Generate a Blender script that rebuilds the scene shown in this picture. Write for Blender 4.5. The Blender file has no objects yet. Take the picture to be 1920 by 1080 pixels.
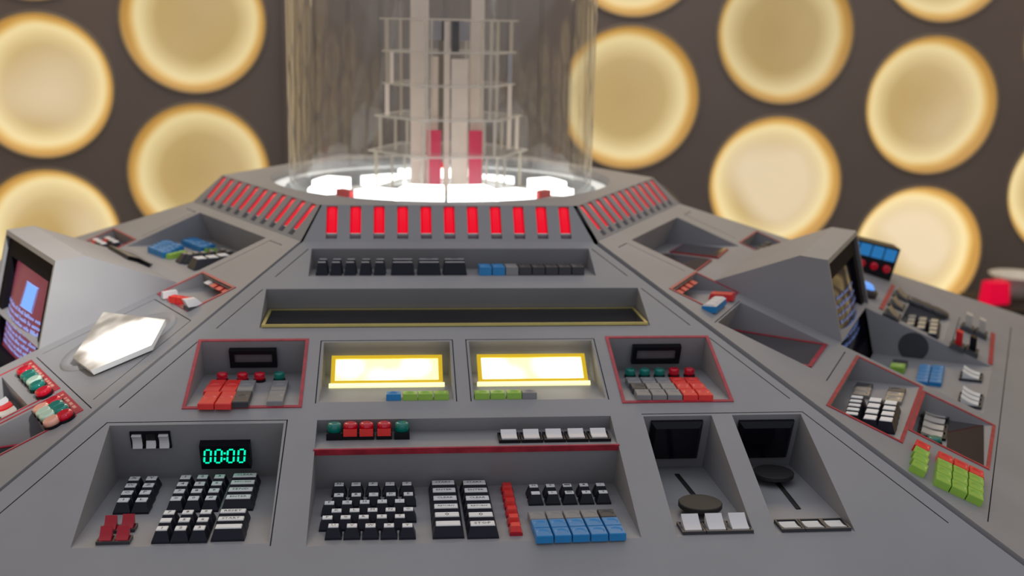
import bpy, bmesh, math, random
from mathutils import Vector, Matrix
from mathutils.geometry import delaunay_2d_cdt
random.seed(7)
scene = bpy.context.scene
col = scene.collection
PI = math.pi

# ------------------------------------------------------------------ camera
ZC = 1.15                      # height of the console's collar top above the floor
CAM = Vector((-0.08681, -2.25248, 0.29492 + ZC))
YAW, PITCH, ROLL, FPX = 0.1012, -0.22514, 0.01918, 2174.5
cf = Vector((math.sin(YAW)*math.cos(PITCH), math.cos(YAW)*math.cos(PITCH), math.sin(PITCH)))
cr0 = Vector((math.cos(YAW), -math.sin(YAW), 0)); cu0 = cr0.cross(cf)
CR = cr0*math.cos(ROLL) + cu0*math.sin(ROLL)
CU = -cr0*math.sin(ROLL) + cu0*math.cos(ROLL)
cd = bpy.data.cameras.new('camera'); cam = bpy.data.objects.new('camera', cd); col.objects.link(cam)
cd.sensor_width = 36; cd.lens = FPX/1920*36; cd.clip_start = .05
cam.matrix_world = Matrix(((CR.x, CU.x, -cf.x, CAM.x), (CR.y, CU.y, -cf.y, CAM.y), (CR.z, CU.z, -cf.z, CAM.z), (0, 0, 0, 1)))
cd.dof.use_dof = True; cd.dof.focus_distance = 1.42; cd.dof.aperture_fstop = 3.6
scene.camera = cam

# ------------------------------------------------------------------ light
w = bpy.data.worlds.new('world'); scene.world = w; w.use_nodes = True
w.node_tree.nodes['Background'].inputs[0].default_value = (.86, .90, 1, 1)
w.node_tree.nodes['Background'].inputs[1].default_value = .56
def area(name, loc, rot, sx, sy, power, color=(1, 1, 1)):
    l = bpy.data.lights.new(name, 'AREA'); l.shape = 'RECTANGLE'; l.size = sx; l.size_y = sy
    l.energy = power; l.color = color
    o = bpy.data.objects.new(name, l); col.objects.link(o); o.location = loc; o.rotation_euler = rot
    return o
def spot(name, loc, tgt, power, ang, color=(1, 1, 1), blend=1.0, size=.06):
    l = bpy.data.lights.new(name, 'SPOT'); l.energy = power; l.spot_size = ang; l.spot_blend = blend; l.color = color; l.shadow_soft_size = size
    o = bpy.data.objects.new(name, l); col.objects.link(o); o.location = loc
    o.rotation_euler = (Vector(tgt)-Vector(loc)).to_track_quat('-Z', 'Y').to_euler(); return o
spot('added_spotlight', (.55, -2.7, 2.75), (-.73, -.46, 1.02), 500, math.radians(13), (1, .98, .94))  # added lamp, its source unseen: brightens the left monitor side and plate
area('ceiling_light', (0, .3, 3.6), (0, 0, 0), 3.0, 2.4, 6, (1, .97, .93))
area('added_warm_fill', (0.2, 2.05, 2.75), (math.radians(-38), 0, 0), 4.2, .5, 34, (1, .76, .48))  # added warm fill above the back wall, tints the side panels
scene.view_settings.view_transform = 'Standard'; scene.view_settings.look = 'None'
scene.view_settings.gamma = 1; scene.view_settings.use_curve_mapping = False
scene.view_settings.exposure = 0.0

# ------------------------------------------------------------------ materials
def srgb(r, g, b):
    f = lambda c: (c/255/12.92) if c/255 <= .04045 else ((c/255+.055)/1.055)**2.4
    return (f(r), f(g), f(b), 1)
def mat(name, c, rough=.5, metal=0, emit=None, es=0, var=.06, scale=40, bump=0, trans=0, coat=0, spec=.5, ior=1.45):
    m = bpy.data.materials.new(name); m.use_nodes = True
    nt = m.node_tree; b = nt.nodes['Principled BSDF']
    b.inputs['Roughness'].default_value = rough; b.inputs['Metallic'].default_value = metal
    b.inputs['Transmission Weight'].default_value = trans; b.inputs['Coat Weight'].default_value = coat
    b.inputs['Specular IOR Level'].default_value = spec; b.inputs['IOR'].default_value = ior
    tc = nt.nodes.new('ShaderNodeTexCoord'); nz = nt.nodes.new('ShaderNodeTexNoise')
    nz.inputs['Scale'].default_value = scale; nz.inputs['Detail'].default_value = 4
    nt.links.new(tc.outputs['Object'], nz.inputs['Vector'])
    rp = nt.nodes.new('ShaderNodeValToRGB')
    rp.color_ramp.elements[0].position = .3; rp.color_ramp.elements[1].position = .7
    rp.color_ramp.elements[0].color = (c[0]*(1-var), c[1]*(1-var), c[2]*(1-var), 1)
    rp.color_ramp.elements[1].color = (min(1, c[0]*(1+var)), min(1, c[1]*(1+var)), min(1, c[2]*(1+var)), 1)
    nt.links.new(nz.outputs['Fac'], rp.inputs['Fac']); nt.links.new(rp.outputs['Color'], b.inputs['Base Color'])
    if emit:
        b.inputs['Emission Color'].default_value = emit; b.inputs['Emission Strength'].default_value = es
    if bump:
        bp = nt.nodes.new('ShaderNodeBump'); bp.inputs['Strength'].default_value = bump; bp.inputs['Distance'].default_value = .001
        nt.links.new(nz.outputs['Fac'], bp.inputs['Height']); nt.links.new(bp.outputs['Normal'], b.inputs['Normal'])
    return m
M = {}
M['paint'] = mat('grey_paint', (.300, .295, .305), .48, var=.05, scale=9, bump=.02)
M['seam'] = mat('dark_seam', (.055, .057, .066), .6)
M['wall'] = mat('wall_grey', (.183, .156, .152), .85, var=.05, scale=3)
M['floor'] = mat('floor_grey', (.16, .155, .15), .6, var=.1, scale=3)
M['black'] = mat('black_plastic', (.007, .007, .010), .35, spec=.25)
M['keybody'] = mat('key_body', (.010, .010, .020), .42, spec=.3)
M['keycap'] = mat('key_label', (.90, .90, .90), .4, var=.04)
M['silver'] = mat('key_silver', (.45, .45, .44), .3, .6)
M['ink'] = mat('ink', (.02, .02, .02), .6)
M['white'] = mat('white_plastic', (.74, .72, .73), .35, var=.02)
M['cream'] = mat('cream_plastic', (.60, .56, .50), .4)
M['red'] = mat('red_plastic', (.72, .015, .02), .32, var=.1)
M['brightred'] = mat('bright_red_plastic', (.85, .035, .03), .3)
M['darkred'] = mat('crimson_plastic', (.42, .004, .02), .35)
M['trim'] = mat('red_trim', (.42, .025, .045), .35, var=.25, scale=60)
M['blue'] = mat('blue_plastic', (.012, .23, .56), .32)
M['green'] = mat('green_plastic', (.31, .56, .07), .32)
M['grey'] = mat('grey_plastic', (.25, .25, .255), .38)
M['dgrey'] = mat('charcoal_plastic', (.04, .04, .048), .4)
M['teal'] = mat('teal_lens', (.0, .17, .135), .12, emit=(0, .3, .25, 1), es=.05, coat=.6)
M['redlens'] = mat('red_lens', (.55, .0, .02), .12, emit=(.8, 0, .02, 1), es=.06, coat=.6)
M['pale'] = mat('pale_lens', (.50, .68, .55), .15, coat=.5)
M['peach'] = mat('peach_lens', (.85, .42, .32), .15, coat=.5)
M['gold'] = mat('gold_frame', (.60, .50, .16), .35, .3)
M['glassblack'] = mat('black_glass', (.004, .004, .008), .16, spec=.4)
M['smoke'] = mat('smoked_mirror', (.075, .065, .07), .05, .35, coat=.4)
M['mirror'] = mat('mirror', (.30, .28, .27), .03, 1.0, var=.01)
M['steel'] = mat('brushed_steel', (.30, .29, .28), .35, .7)
M['lcd'] = mat('lcd_pane', (.17, .155, .165), .2, coat=.4)
M['slot'] = mat('slot_black', (.01, .01, .01), .7)
M['redlamp'] = mat('red_lamp_lens', (.35, .0, .012), .3, emit=(.88, .0, .016, 1), es=.78, spec=.3, var=.15, scale=55)
M['yellow'] = mat('yellow_frame', (.80, .52, .0), .4, emit=(1, .62, 0, 1), es=.33)
M['led_green'] = mat('green_digits', (0, .5, .3), .4, emit=(.0, .92, .42, 1), es=1.5)
M['led_dim'] = mat('unlit_digits', (.01, .03, .025), .4)
M['whitelight'] = mat('white_light', (.9, .9, .9), .4, emit=(.95, 1, .98, 1), es=2.6)
M['frost'] = mat('frosted_white', (.75, .76, .75), .5)
M['ringlight'] = mat('lit_frosted_ring', (.75, .76, .75), .5, emit=(.95, 1, .98, 1), es=.42)
M['tower'] = mat('cream_acrylic', (.88, .74, .62), .4, var=.03)
M['towershade'] = mat('shaded_cream_acrylic', (.22, .19, .14), .4)  # darker copy of the cream acrylic, shade put into the colour
M['crimson'] = mat('crimson_acrylic', (.60, .0, .055), .25, emit=(.7, 0, .06, 1), es=.12)
M['bluegrey'] = mat('bluegrey_acrylic', (.36, .35, .39), .4)
M['crtblack'] = mat('crt_bezel', (.006, .005, .010), .7, spec=.1)
M['maroon'] = mat('crt_maroon', (.05, .01, .02), .4, emit=(.17, .03, .055, 1), es=.9, spec=.3)
M['crtdark'] = mat('crt_dark', (.02, .02, .03), .12, spec=.3)
M['crtblue'] = mat('crt_blue_text', (.1, .2, .5), .4, emit=(.24, .37, .85, 1), es=.95)
M['crtpic'] = mat('crt_blue_picture', (.1, .2, .5), .4, emit=(.12, .33, .85, 1), es=.95)
M['crtdim'] = mat('crt_dim_text', (.05, .1, .25), .4, emit=(.10, .16, .40, 1), es=.55)
M['bluelit'] = mat('blue_lit_screen', (.02, .15, .4), .3, emit=(.02, .22, .55, 1), es=.5)
M['redobj'] = mat('red_lit_box', (.6, .0, .03), .3, emit=(.9, .0, .05, 1), es=.55)
M['dark'] = mat('dark_stand', (.02, .018, .018), .6)

def acrylic(name, tint, facing, body):
    m = bpy.data.materials.new(name); m.use_nodes = True; nt = m.node_tree; nt.nodes.clear()
    out = nt.nodes.new('ShaderNodeOutputMaterial')
    tr = nt.nodes.new('ShaderNodeBsdfTransparent'); tr.inputs[0].default_value = tint
    gl = nt.nodes.new('ShaderNodeBsdfGlossy'); gl.inputs['Roughness'].default_value = .04; gl.inputs[0].default_value = (.9, .9, .9, 1)
    df = nt.nodes.new('ShaderNodeBsdfTranslucent'); df.inputs[0].default_value = (.85, .82, .76, 1)
    d2 = nt.nodes.new('ShaderNodeBsdfDiffuse'); d2.inputs[0].default_value = (.85, .82, .76, 1)
    md = nt.nodes.new('ShaderNodeMixShader'); md.inputs[0].default_value = .5
    nt.links.new(df.outputs[0], md.inputs[1]); nt.links.new(d2.outputs[0], md.inputs[2])
    lw = nt.nodes.new('ShaderNodeLayerWeight'); lw.inputs[0].default_value = facing
    mp = nt.nodes.new('ShaderNodeMath'); mp.operation = 'POWER'; mp.inputs[1].default_value = 7.0
    nt.links.new(lw.outputs['Facing'], mp.inputs[0])
    l5 = nt.nodes.new('ShaderNodeLayerWeight'); l5.inputs[0].default_value = .5
    p5 = nt.nodes.new('ShaderNodeMath'); p5.operation = 'POWER'; p5.inputs[1].default_value = 5.0; nt.links.new(l5.outputs['Facing'], p5.inputs[0])
    fr = nt.nodes.new('ShaderNodeMath'); fr.operation = 'MULTIPLY_ADD'; fr.inputs[1].default_value = .75; fr.inputs[2].default_value = .03; nt.links.new(p5.outputs[0], fr.inputs[0])
    ml = nt.nodes.new('ShaderNodeMath'); ml.operation = 'MULTIPLY_ADD'; ml.inputs[1].default_value = .42; ml.inputs[2].default_value = body
    nt.links.new(mp.outputs[0], ml.inputs[0])
    m1 = nt.nodes.new('ShaderNodeMixShader'); m2 = nt.nodes.new('ShaderNodeMixShader')
    nt.links.new(fr.outputs[0], m1.inputs[0]); nt.links.new(tr.outputs[0], m1.inputs[1]); nt.links.new(gl.outputs[0], m1.inputs[2])
    nt.links.new(ml.outputs[0], m2.inputs[0]); nt.links.new(m1.outputs[0], m2.inputs[1]); nt.links.new(md.outputs[0], m2.inputs[2])
    nt.links.new(m2.outputs[0], out.inputs[0])
    return m
M['tube'] = acrylic('clear_acrylic_tube', (.97, .97, .97, 1), .35, .02)
M['clear'] = acrylic('clear_acrylic_plate', (.97, .96, .95, 1), .4, .05)
M['edge'] = acrylic('lit_acrylic_edge', (.95, .93, .9, 1), .4, .42)

def glow(name, spots, base, hot, s0, s1, noise=0):
    """Backlit diffuser: dim sheet with the hot spots of the bulbs behind it (object coordinates)."""
    m = bpy.data.materials.new(name); m.use_nodes = True; nt = m.node_tree; b = nt.nodes['Principled BSDF']
    b.inputs['Base Color'].default_value = (.6, .58, .5, 1); b.inputs['Roughness'].default_value = .3
    tc = nt.nodes.new('ShaderNodeTexCoord'); last = None
    for (x, y, r, g) in spots:
        mp = nt.nodes.new('ShaderNodeMapping'); mp.inputs['Scale'].default_value = (1/r, 1/r, 1/r); mp.inputs['Location'].default_value = (-x/r, -y/r, 0)
        nt.links.new(tc.outputs['Object'], mp.inputs[0])
        gr = nt.nodes.new('ShaderNodeTexGradient'); gr.gradient_type = 'SPHERICAL'; nt.links.new(mp.outputs[0], gr.inputs[0])
        k = nt.nodes.new('ShaderNodeMath'); k.operation = 'MULTIPLY'; k.inputs[1].default_value = g; nt.links.new(gr.outputs['Fac'], k.inputs[0])
        if last is None: last = k
        else:
            a = nt.nodes.new('ShaderNodeMath'); a.operation = 'ADD'; nt.links.new(last.outputs[0], a.inputs[0]); nt.links.new(k.outputs[0], a.inputs[1]); last = a
    if noise:
        nz = nt.nodes.new('ShaderNodeTexNoise'); nz.inputs['Scale'].default_value = noise; nt.links.new(tc.outputs['Object'], nz.inputs[0])
        sb = nt.nodes.new('ShaderNodeMath'); sb.operation = 'MULTIPLY_ADD'; sb.inputs[1].default_value = 1.6; sb.inputs[2].default_value = -.8
        nt.links.new(nz.outputs['Fac'], sb.inputs[0])
        a = nt.nodes.new('ShaderNodeMath'); a.operation = 'ADD'; nt.links.new(last.outputs[0], a.inputs[0]); nt.links.new(sb.outputs[0], a.inputs[1]); last = a
    rp = nt.nodes.new('ShaderNodeMix'); rp.data_type = 'RGBA'; rp.clamp_factor = True
    rp.inputs[6].default_value = base; rp.inputs[7].default_value = hot
    nt.links.new(last.outputs[0], rp.inputs[0]); nt.links.new(rp.outputs[2], b.inputs['Emission Color'])
    mr = nt.nodes.new('ShaderNodeMapRange'); mr.inputs['To Min'].default_value = s0; mr.inputs['To Max'].default_value = s1
    nt.links.new(last.outputs[0], mr.inputs[0]); nt.links.new(mr.outputs[0], b.inputs['Emission Strength'])
    return m

# ------------------------------------------------------------------ frames
class Frame:
    """Local frame on a surface: X to the right, Y up the surface, Z off the surface."""
    def __init__(s, O, X, Y): s.O = Vector(O); s.X = Vector(X).normalized(); s.Y = Vector(Y).normalized(); s.Z = s.X.cross(s.Y).normalized()
    def p(s, x, y, z=0): return s.O + s.X*x + s.Y*y + s.Z*z
    def m(s, x=0, y=0, z=0, rz=0, rx=0):
        P = s.p(x, y, z)
        B = Matrix(((s.X.x, s.Y.x, s.Z.x, P.x), (s.X.y, s.Y.y, s.Z.y, P.y), (s.X.z, s.Y.z, s.Z.z, P.z), (0, 0, 0, 1)))
        return B @ Matrix.Rotation(rz, 4, 'Z') @ Matrix.Rotation(rx, 4, 'X')
    def at(s, px, py, h=0):
        """surface coordinates of a measured point of the photograph, at height h above the surface"""
        d = cf + CR*((px-960)/FPX) - CU*((py-540)/FPX)
        k = ((s.O-CAM).dot(s.Z)+h)/d.dot(s.Z); q = CAM+d*k-s.O
        return q.dot(s.X), q.dot(s.Y)
    def rot(s, a):
        c, n = math.cos(a), math.sin(a)
        return Frame(s.O, s.X*c+s.Y*n, s.Y*c-s.X*n)

# ------------------------------------------------------------------ mesh helpers
WM = {}
def link(name, me, mats, parent=None, mw=None):
    o = bpy.data.objects.new(name, me); col.objects.link(o)
    if mats is not None:
        for m in mats: me.materials.append(M[m] if isinstance(m, str) else m)
    mw = mw or Matrix.Identity(4)
    if parent:
        o.parent = parent; o.matrix_local = WM[parent].inverted() @ mw
    else: o.matrix_local = mw
    WM[o] = mw
    return o
def empty(name, loc=(0, 0, 0), label=None, cat=None, group=None):
    o = bpy.data.objects.new(name, None); col.objects.link(o); o.location = loc; o.empty_display_size = .1
    WM[o] = Matrix.Translation(loc)
    if label: o['label'] = label
    if cat: o['category'] = cat
    if group: o['group'] = group
    return o
class MB:
    def __init__(s): s.v = []; s.f = []; s.mi = []; s.sm = []
    def face(s, pts, mi=0, sm=False):
        b = len(s.v); s.v += [tuple(p) for p in pts]; s.f.append(list(range(b, b+len(pts)))); s.mi.append(mi); s.sm.append(sm); return s
    def frus(s, x, y, z, w0, d0, w1, d1, h, mi=0, top=None, sx=0, sy=0):
        """box tapering from w0 x d0 at the bottom to w1 x d1 at the top"""
        a = [(x-w0/2, y-d0/2, z), (x+w0/2, y-d0/2, z), (x+w0/2, y+d0/2, z), (x-w0/2, y+d0/2, z)]
        c = [(x+sx-w1/2, y+sy-d1/2, z+h), (x+sx+w1/2, y+sy-d1/2, z+h), (x+sx+w1/2, y+sy+d1/2, z+h), (x+sx-w1/2, y+sy+d1/2, z+h)]
        s.face(a[::-1], mi); s.face(c, mi if top is None else top)
        for i in range(4): j = (i+1) % 4; s.face([a[i], a[j], c[j], c[i]], mi)
        return s
    def box(s, x0, x1, y0, y1, z0, z1, mi=0, top=None): return s.frus((x0+x1)/2, (y0+y1)/2, z0, x1-x0, y1-y0, x1-x0, y1-y0, z1-z0, mi, top)
    def lathe(s, prof, n=20, x=0, y=0, mi=0, sm=True, cap0=True, cap1=True):
        ring = [[(x+r*math.cos(2*PI*k/n), y+r*math.sin(2*PI*k/n), z) for k in range(n)] for r, z in prof]
        for a, b in zip(ring, ring[1:]):
            for k in range(n): j = (k+1) % n; s.face([a[k], a[j], b[j], b[k]], mi, sm)
        if cap0: s.face(ring[0][::-1], mi)
        if cap1: s.face(ring[-1], mi)
        return s
    def prism(s, poly, z0, z1, mi=0, top=None):
        a = [(p[0], p[1], z0) for p in poly]; b = [(p[0], p[1], z1) for p in poly]
        s.face(a[::-1], mi); s.face(b, mi if top is None else top)
        for i in range(len(a)): j = (i+1) % len(a); s.face([a[i], a[j], b[j], b[i]], mi)
        return s
    def rectframe(s, x0, x1, y0, y1, t, z0, z1, mi=0):
        s.box(x0, x1, y1-t, y1, z0, z1, mi); s.box(x0, x1, y0, y0+t, z0, z1, mi)
        s.box(x0, x0+t, y0+t, y1-t, z0, z1, mi); s.box(x1-t, x1, y0+t, y1-t, z0, z1, mi); return s
    def text(s, txt, x, y, z, w, h, mi):
        vs, fs = glyph(txt)
        if not vs: return s
        x0 = min(v[0] for v in vs); x1 = max(v[0] for v in vs); y0 = min(v[1] for v in vs); y1 = max(v[1] for v in vs)
        k = min(w/(x1-x0+1e-6), h/(y1-y0+1e-6)); cx, cy = (x0+x1)/2, (y0+y1)/2
        for f in fs: s.face([(x+(vs[i][0]-cx)*k, y+(vs[i][1]-cy)*k, z) for i in f], mi)
        return s
    def mesh(s, name='mesh', weld=True):
        me = bpy.data.meshes.new(name); me.from_pydata(s.v, [], s.f)
        me.polygons.foreach_set('material_index', s.mi); me.polygons.foreach_set('use_smooth', s.sm)
        if weld:
            bm = bmesh.new(); bm.from_mesh(me); bmesh.ops.remove_doubles(bm, verts=bm.verts, dist=1e-6); bm.to_mesh(me); bm.free()
        me.update(); return me
    def build(s, name, mats, parent=None, mw=None, label=None):
        o = link(name, s.mesh(name), mats if isinstance(mats, (list, tuple)) else [mats], parent, mw)
        if label: o['label'] = label
        return o
GL = {}
def glyph(t):
    if t not in GL:
        c = bpy.data.curves.new('t', 'FONT'); c.body = t; c.resolution_u = 1; c.size = 1
        o = bpy.data.objects.new('t', c); col.objects.link(o)
        dg = bpy.context.evaluated_depsgraph_get(); me = bpy.data.meshes.new_from_object(o.evaluated_get(dg))
        GL[t] = ([tuple(v.co) for v in me.vertices], [list(p.vertices) for p in me.polygons])
        bpy.data.objects.remove(o); bpy.data.curves.remove(c); bpy.data.meshes.remove(me)
    return GL[t]
def inside(p, poly):
    r = False; n = len(poly)
    for i in range(n):
        a, b = poly[i], poly[(i+1) % n]
        if (a[1] > p[1]) != (b[1] > p[1]) and p[0] < (b[0]-a[0])*(p[1]-a[1])/(b[1]-a[1])+a[0]: r = not r
    return r
def sheet(mb, outline, holes, fn, mi=0):
    """flat sheet with holes; fn maps 2D to 3D"""
    vs = []; es = []
    for poly in [outline]+holes:
        b = len(vs); vs += [Vector(p) for p in poly]; es += [(b+i, b+(i+1) % len(poly)) for i in range(len(poly))]
    V, _, F, *_ = delaunay_2d_cdt(vs, es, [], 0, 1e-7)
    for f in F:
        c = (sum(V[i][0] for i in f)/len(f), sum(V[i][1] for i in f)/len(f))
        if not inside(c, outline) or any(inside(c, h) for h in holes): continue
        pts = [V[i] for i in f]
        if sum(pts[i][0]*pts[(i+1) % 3][1]-pts[(i+1) % 3][0]*pts[i][1] for i in range(3)) < 0: pts = pts[::-1]
        mb.face([fn(q[0], q[1]) for q in pts], mi)
def strip(path, wd):
    """thin polygon around a polyline"""
    L = []; R = []
    for i, p in enumerate(path):
        p = Vector(p)
        d0 = (p-Vector(path[i-1])).normalized() if i else None
        d1 = (Vector(path[i+1])-p).normalized() if i < len(path)-1 else None
        d0 = d0 or d1; d1 = d1 or d0
        n0 = Vector((-d0.y, d0.x)); n1 = Vector((-d1.y, d1.x)); n = (n0+n1).normalized(); n = n/max(.3, n.dot(n0))
        L.append(tuple(p+n*wd/2)); R.append(tuple(p-n*wd/2))
    return L+R[::-1]

# ------------------------------------------------------------------ the room
def struct(name, mb, m):
    o = mb.build(name, m); o['kind'] = 'structure'; return o
WY = 2.4
MB_ = MB().face([(-2.38, -4, 0), (3.14, -4, 0), (3.14, WY, 0), (-2.38, WY, 0)])
struct('floor', MB_, 'floor')
def circle(cx, cz, r, n=56): return [(cx+r*math.cos(2*PI*k/n), cz+r*math.sin(2*PI*k/n)) for k in range(n)]
# roundel positions on the back wall: x, z, radius
RL = []
for k in range(-2, 3):
    RL.append((-.862-.583*0, ZC-.015+.59*(k+.5), .272)); RL.append((-1.445, ZC+.024+.595*k, .272)); RL.append((-2.03, ZC-.015+.59*(k+.5), .272))
RR = []
for k in range(-2, 3):
    RR.append((.846, ZC+.006+.605*k, .282)); RR.append((1.474, ZC-.034+.613*(k+.5), .278)); RR.append((2.116, ZC-.008+.62*k, .280)); RR.append((2.77, ZC-.05+.625*(k+.5), .28))
ALLR = [r for r in RL+RR if .3 < r[1] < 2.6]
mb = MB(); sheet(mb, [(-2.38, 0), (3.14, 0), (3.14, 3.0), (-2.38, 3.0)], [circle(*r) for r in ALLR], lambda x, z: (x, WY, z))
struct('wall_back', mb, 'wall')
SIDE = []
for sx, X in (('left', -2.38), ('right', 3.14)):
    rs = []
    for i in range(7):
        for k in range(-2, 3):
            z = ZC+.61*k+(.305 if i % 2 else 0)
            if .3 < z < 2.6: rs.append((-2.1+.64*i, z, .28))
    mb = MB(); sg = -1 if X > 0 else 1
    sheet(mb, [(-4, 0), (WY, 0), (WY, 3.0), (-4, 3.0)], [circle(*r) for r in rs], lambda y, z, X=X: (X, y, z))
    struct('wall_'+sx, mb, 'wall'); SIDE.append((X, sg, rs))
# plain middle section with upright joints
mb = MB()
for k in range(9): mb.box(-.52+k*.125, -.52+k*.125+.119, WY-.03, WY-.001, .02, 3.0)
o = struct('trim_1', mb, 'wall')

def roundel_mat():
    m = bpy.data.materials.new('backlit_bowl'); m.use_nodes = True; nt = m.node_tree; b = nt.nodes['Principled BSDF']
    N = nt.nodes.new; Lk = nt.links.new
    b.inputs['Base Color'].default_value = (.16, .13, .08, 1); b.inputs['Roughness'].default_value = .4
    tc = N('ShaderNodeTexCoord'); oi = N('ShaderNodeObjectInfo')
    sp = N('ShaderNodeSeparateXYZ'); Lk(tc.outputs['Object'], sp.inputs[0])
    cx = N('ShaderNodeCombineXYZ'); Lk(sp.outputs['X'], cx.inputs[0]); Lk(sp.outputs['Y'], cx.inputs[1])
    ln = N('ShaderNodeVectorMath'); ln.operation = 'LENGTH'; Lk(cx.outputs[0], ln.inputs[0])
    rr = N('ShaderNodeMath'); rr.operation = 'DIVIDE'; rr.inputs[1].default_value = .28; Lk(ln.outputs['Value'], rr.inputs[0])
    ofs = N('ShaderNodeVectorMath'); ofs.operation = 'SCALE'; Lk(oi.outputs['Random'], ofs.inputs['Scale']); ofs.inputs[0].default_value = (37, 19, 7)
    ad = N('ShaderNodeVectorMath'); Lk(tc.outputs['Object'], ad.inputs[0]); Lk(ofs.outputs[0], ad.inputs[1])
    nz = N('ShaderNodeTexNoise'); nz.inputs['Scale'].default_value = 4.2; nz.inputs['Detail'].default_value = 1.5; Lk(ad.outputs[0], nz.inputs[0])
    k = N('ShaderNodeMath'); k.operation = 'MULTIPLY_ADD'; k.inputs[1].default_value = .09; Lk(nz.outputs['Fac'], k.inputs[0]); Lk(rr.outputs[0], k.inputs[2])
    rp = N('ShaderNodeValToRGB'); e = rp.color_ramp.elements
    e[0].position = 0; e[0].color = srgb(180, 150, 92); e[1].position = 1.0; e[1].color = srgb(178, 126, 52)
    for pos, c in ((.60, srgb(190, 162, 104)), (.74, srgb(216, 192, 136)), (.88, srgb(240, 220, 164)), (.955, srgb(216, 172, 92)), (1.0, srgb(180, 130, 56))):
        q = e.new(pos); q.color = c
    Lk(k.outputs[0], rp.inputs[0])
    # large soft patch where the lamp behind sits, different for each bowl
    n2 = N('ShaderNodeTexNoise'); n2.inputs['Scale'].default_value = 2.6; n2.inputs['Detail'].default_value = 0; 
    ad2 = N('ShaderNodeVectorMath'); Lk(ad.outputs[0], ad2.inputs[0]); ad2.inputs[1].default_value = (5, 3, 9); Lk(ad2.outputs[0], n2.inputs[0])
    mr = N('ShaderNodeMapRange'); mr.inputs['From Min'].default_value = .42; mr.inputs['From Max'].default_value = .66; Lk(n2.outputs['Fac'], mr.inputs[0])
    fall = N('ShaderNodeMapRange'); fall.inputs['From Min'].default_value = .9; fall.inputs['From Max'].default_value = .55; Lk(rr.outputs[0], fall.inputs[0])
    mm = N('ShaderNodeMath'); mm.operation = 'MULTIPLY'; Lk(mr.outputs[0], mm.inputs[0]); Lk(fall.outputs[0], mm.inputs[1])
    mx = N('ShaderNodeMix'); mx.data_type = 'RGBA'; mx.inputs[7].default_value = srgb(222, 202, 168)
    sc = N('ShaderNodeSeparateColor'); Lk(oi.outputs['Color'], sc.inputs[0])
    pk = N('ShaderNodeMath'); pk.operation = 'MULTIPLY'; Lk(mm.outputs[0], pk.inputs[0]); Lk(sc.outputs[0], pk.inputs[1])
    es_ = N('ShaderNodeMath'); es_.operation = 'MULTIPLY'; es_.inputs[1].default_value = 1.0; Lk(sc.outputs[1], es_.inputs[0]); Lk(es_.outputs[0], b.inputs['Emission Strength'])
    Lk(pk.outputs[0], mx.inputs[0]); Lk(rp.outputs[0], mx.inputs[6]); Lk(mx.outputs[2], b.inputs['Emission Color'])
    b.inputs['Emission Strength'].default_value = .93
    return m
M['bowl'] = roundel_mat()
M['rim'] = mat('roundel_rim', (.30, .25, .18), .5)
BR = .28
bowlprof = [(BR, 0), (BR*.985, -.012), (BR*.95, -.03), (BR*.88, -.05), (BR*.78, -.062), (BR*.66, -.066), (BR*.62, -.062), (BR*.3, -.058), (.004, -.057)]
bm_me = MB().lathe(bowlprof[::-1], 56, cap1=False).mesh('bowl')
for p in bm_me.polygons: p.flip()
rim_me = MB().lathe([(BR-.001, -.004), (BR-.001, .004), (BR+.008, .005), (BR+.010, -.002)], 56, cap0=False, cap1=False).mesh('rim')
bm_me.materials.append(M['bowl']); rim_me.materials.append(M['rim'])
def roundel(P, X, Z, r, label, group, lit=(.4, .88)):
    """P centre, X right, Z facing the room"""
    e = empty('roundel', P, label, 'wall lamp', group)
    X = Vector(X); Z = Vector(Z); Y = Z.cross(X); k = r/BR
    B = Matrix(((X.x, Y.x, Z.x, P[0]), (X.y, Y.y, Z.y, P[1]), (X.z, Y.z, Z.z, P[2]), (0, 0, 0, 1))) @ Matrix.Scale(k, 4)
    link('bowl', bm_me, None, e, B).color = (lit[0], lit[1], 0, 1); link('rim', rim_me, None, e, B)
SPECIAL = {(-.862, -1): 'cream backlit roundel rising behind the left red lamp row of the collar', (-1.445, -1): 'cream backlit roundel half hidden behind the left monitor',
           (.846, 0): 'cream backlit roundel partly seen through the clear column', (1.474, -1): 'cream backlit roundel low between the collar and the right monitor',
           (2.116, -1): 'cream backlit roundel half hidden behind the right monitor'}
# how strongly the lamp behind each bowl burns: patch, brightness
LIT = {(-1.445, 0): (1, .95), (-1.445, -1): (.8, 1.0), (-.862, 0): (.2, .82), (-.862, -1): (.2, .86), (.846, 0): (.1, .86), (1.474, 0): (.15, .72), (1.474, -1): (1, .98), (2.116, 0): (.5, .90), (2.116, -1): (1, 1.12), (2.77, -1): (.8, 1.0)}
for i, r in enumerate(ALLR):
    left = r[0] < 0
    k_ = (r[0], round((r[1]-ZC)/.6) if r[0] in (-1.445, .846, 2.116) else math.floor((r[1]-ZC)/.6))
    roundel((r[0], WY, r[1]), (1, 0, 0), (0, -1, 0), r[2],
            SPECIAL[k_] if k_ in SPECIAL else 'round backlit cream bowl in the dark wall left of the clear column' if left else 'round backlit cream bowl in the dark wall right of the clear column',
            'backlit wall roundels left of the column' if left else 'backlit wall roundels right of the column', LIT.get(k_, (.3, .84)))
for X, sg, rs in SIDE:
    for (y, z, r) in rs:
        roundel((X, y, z), (0, -sg, 0), (sg, 0, 0), r, 'round backlit cream bowl in the side wall of the room', 'side wall roundels', (.4, 1.1))

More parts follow.
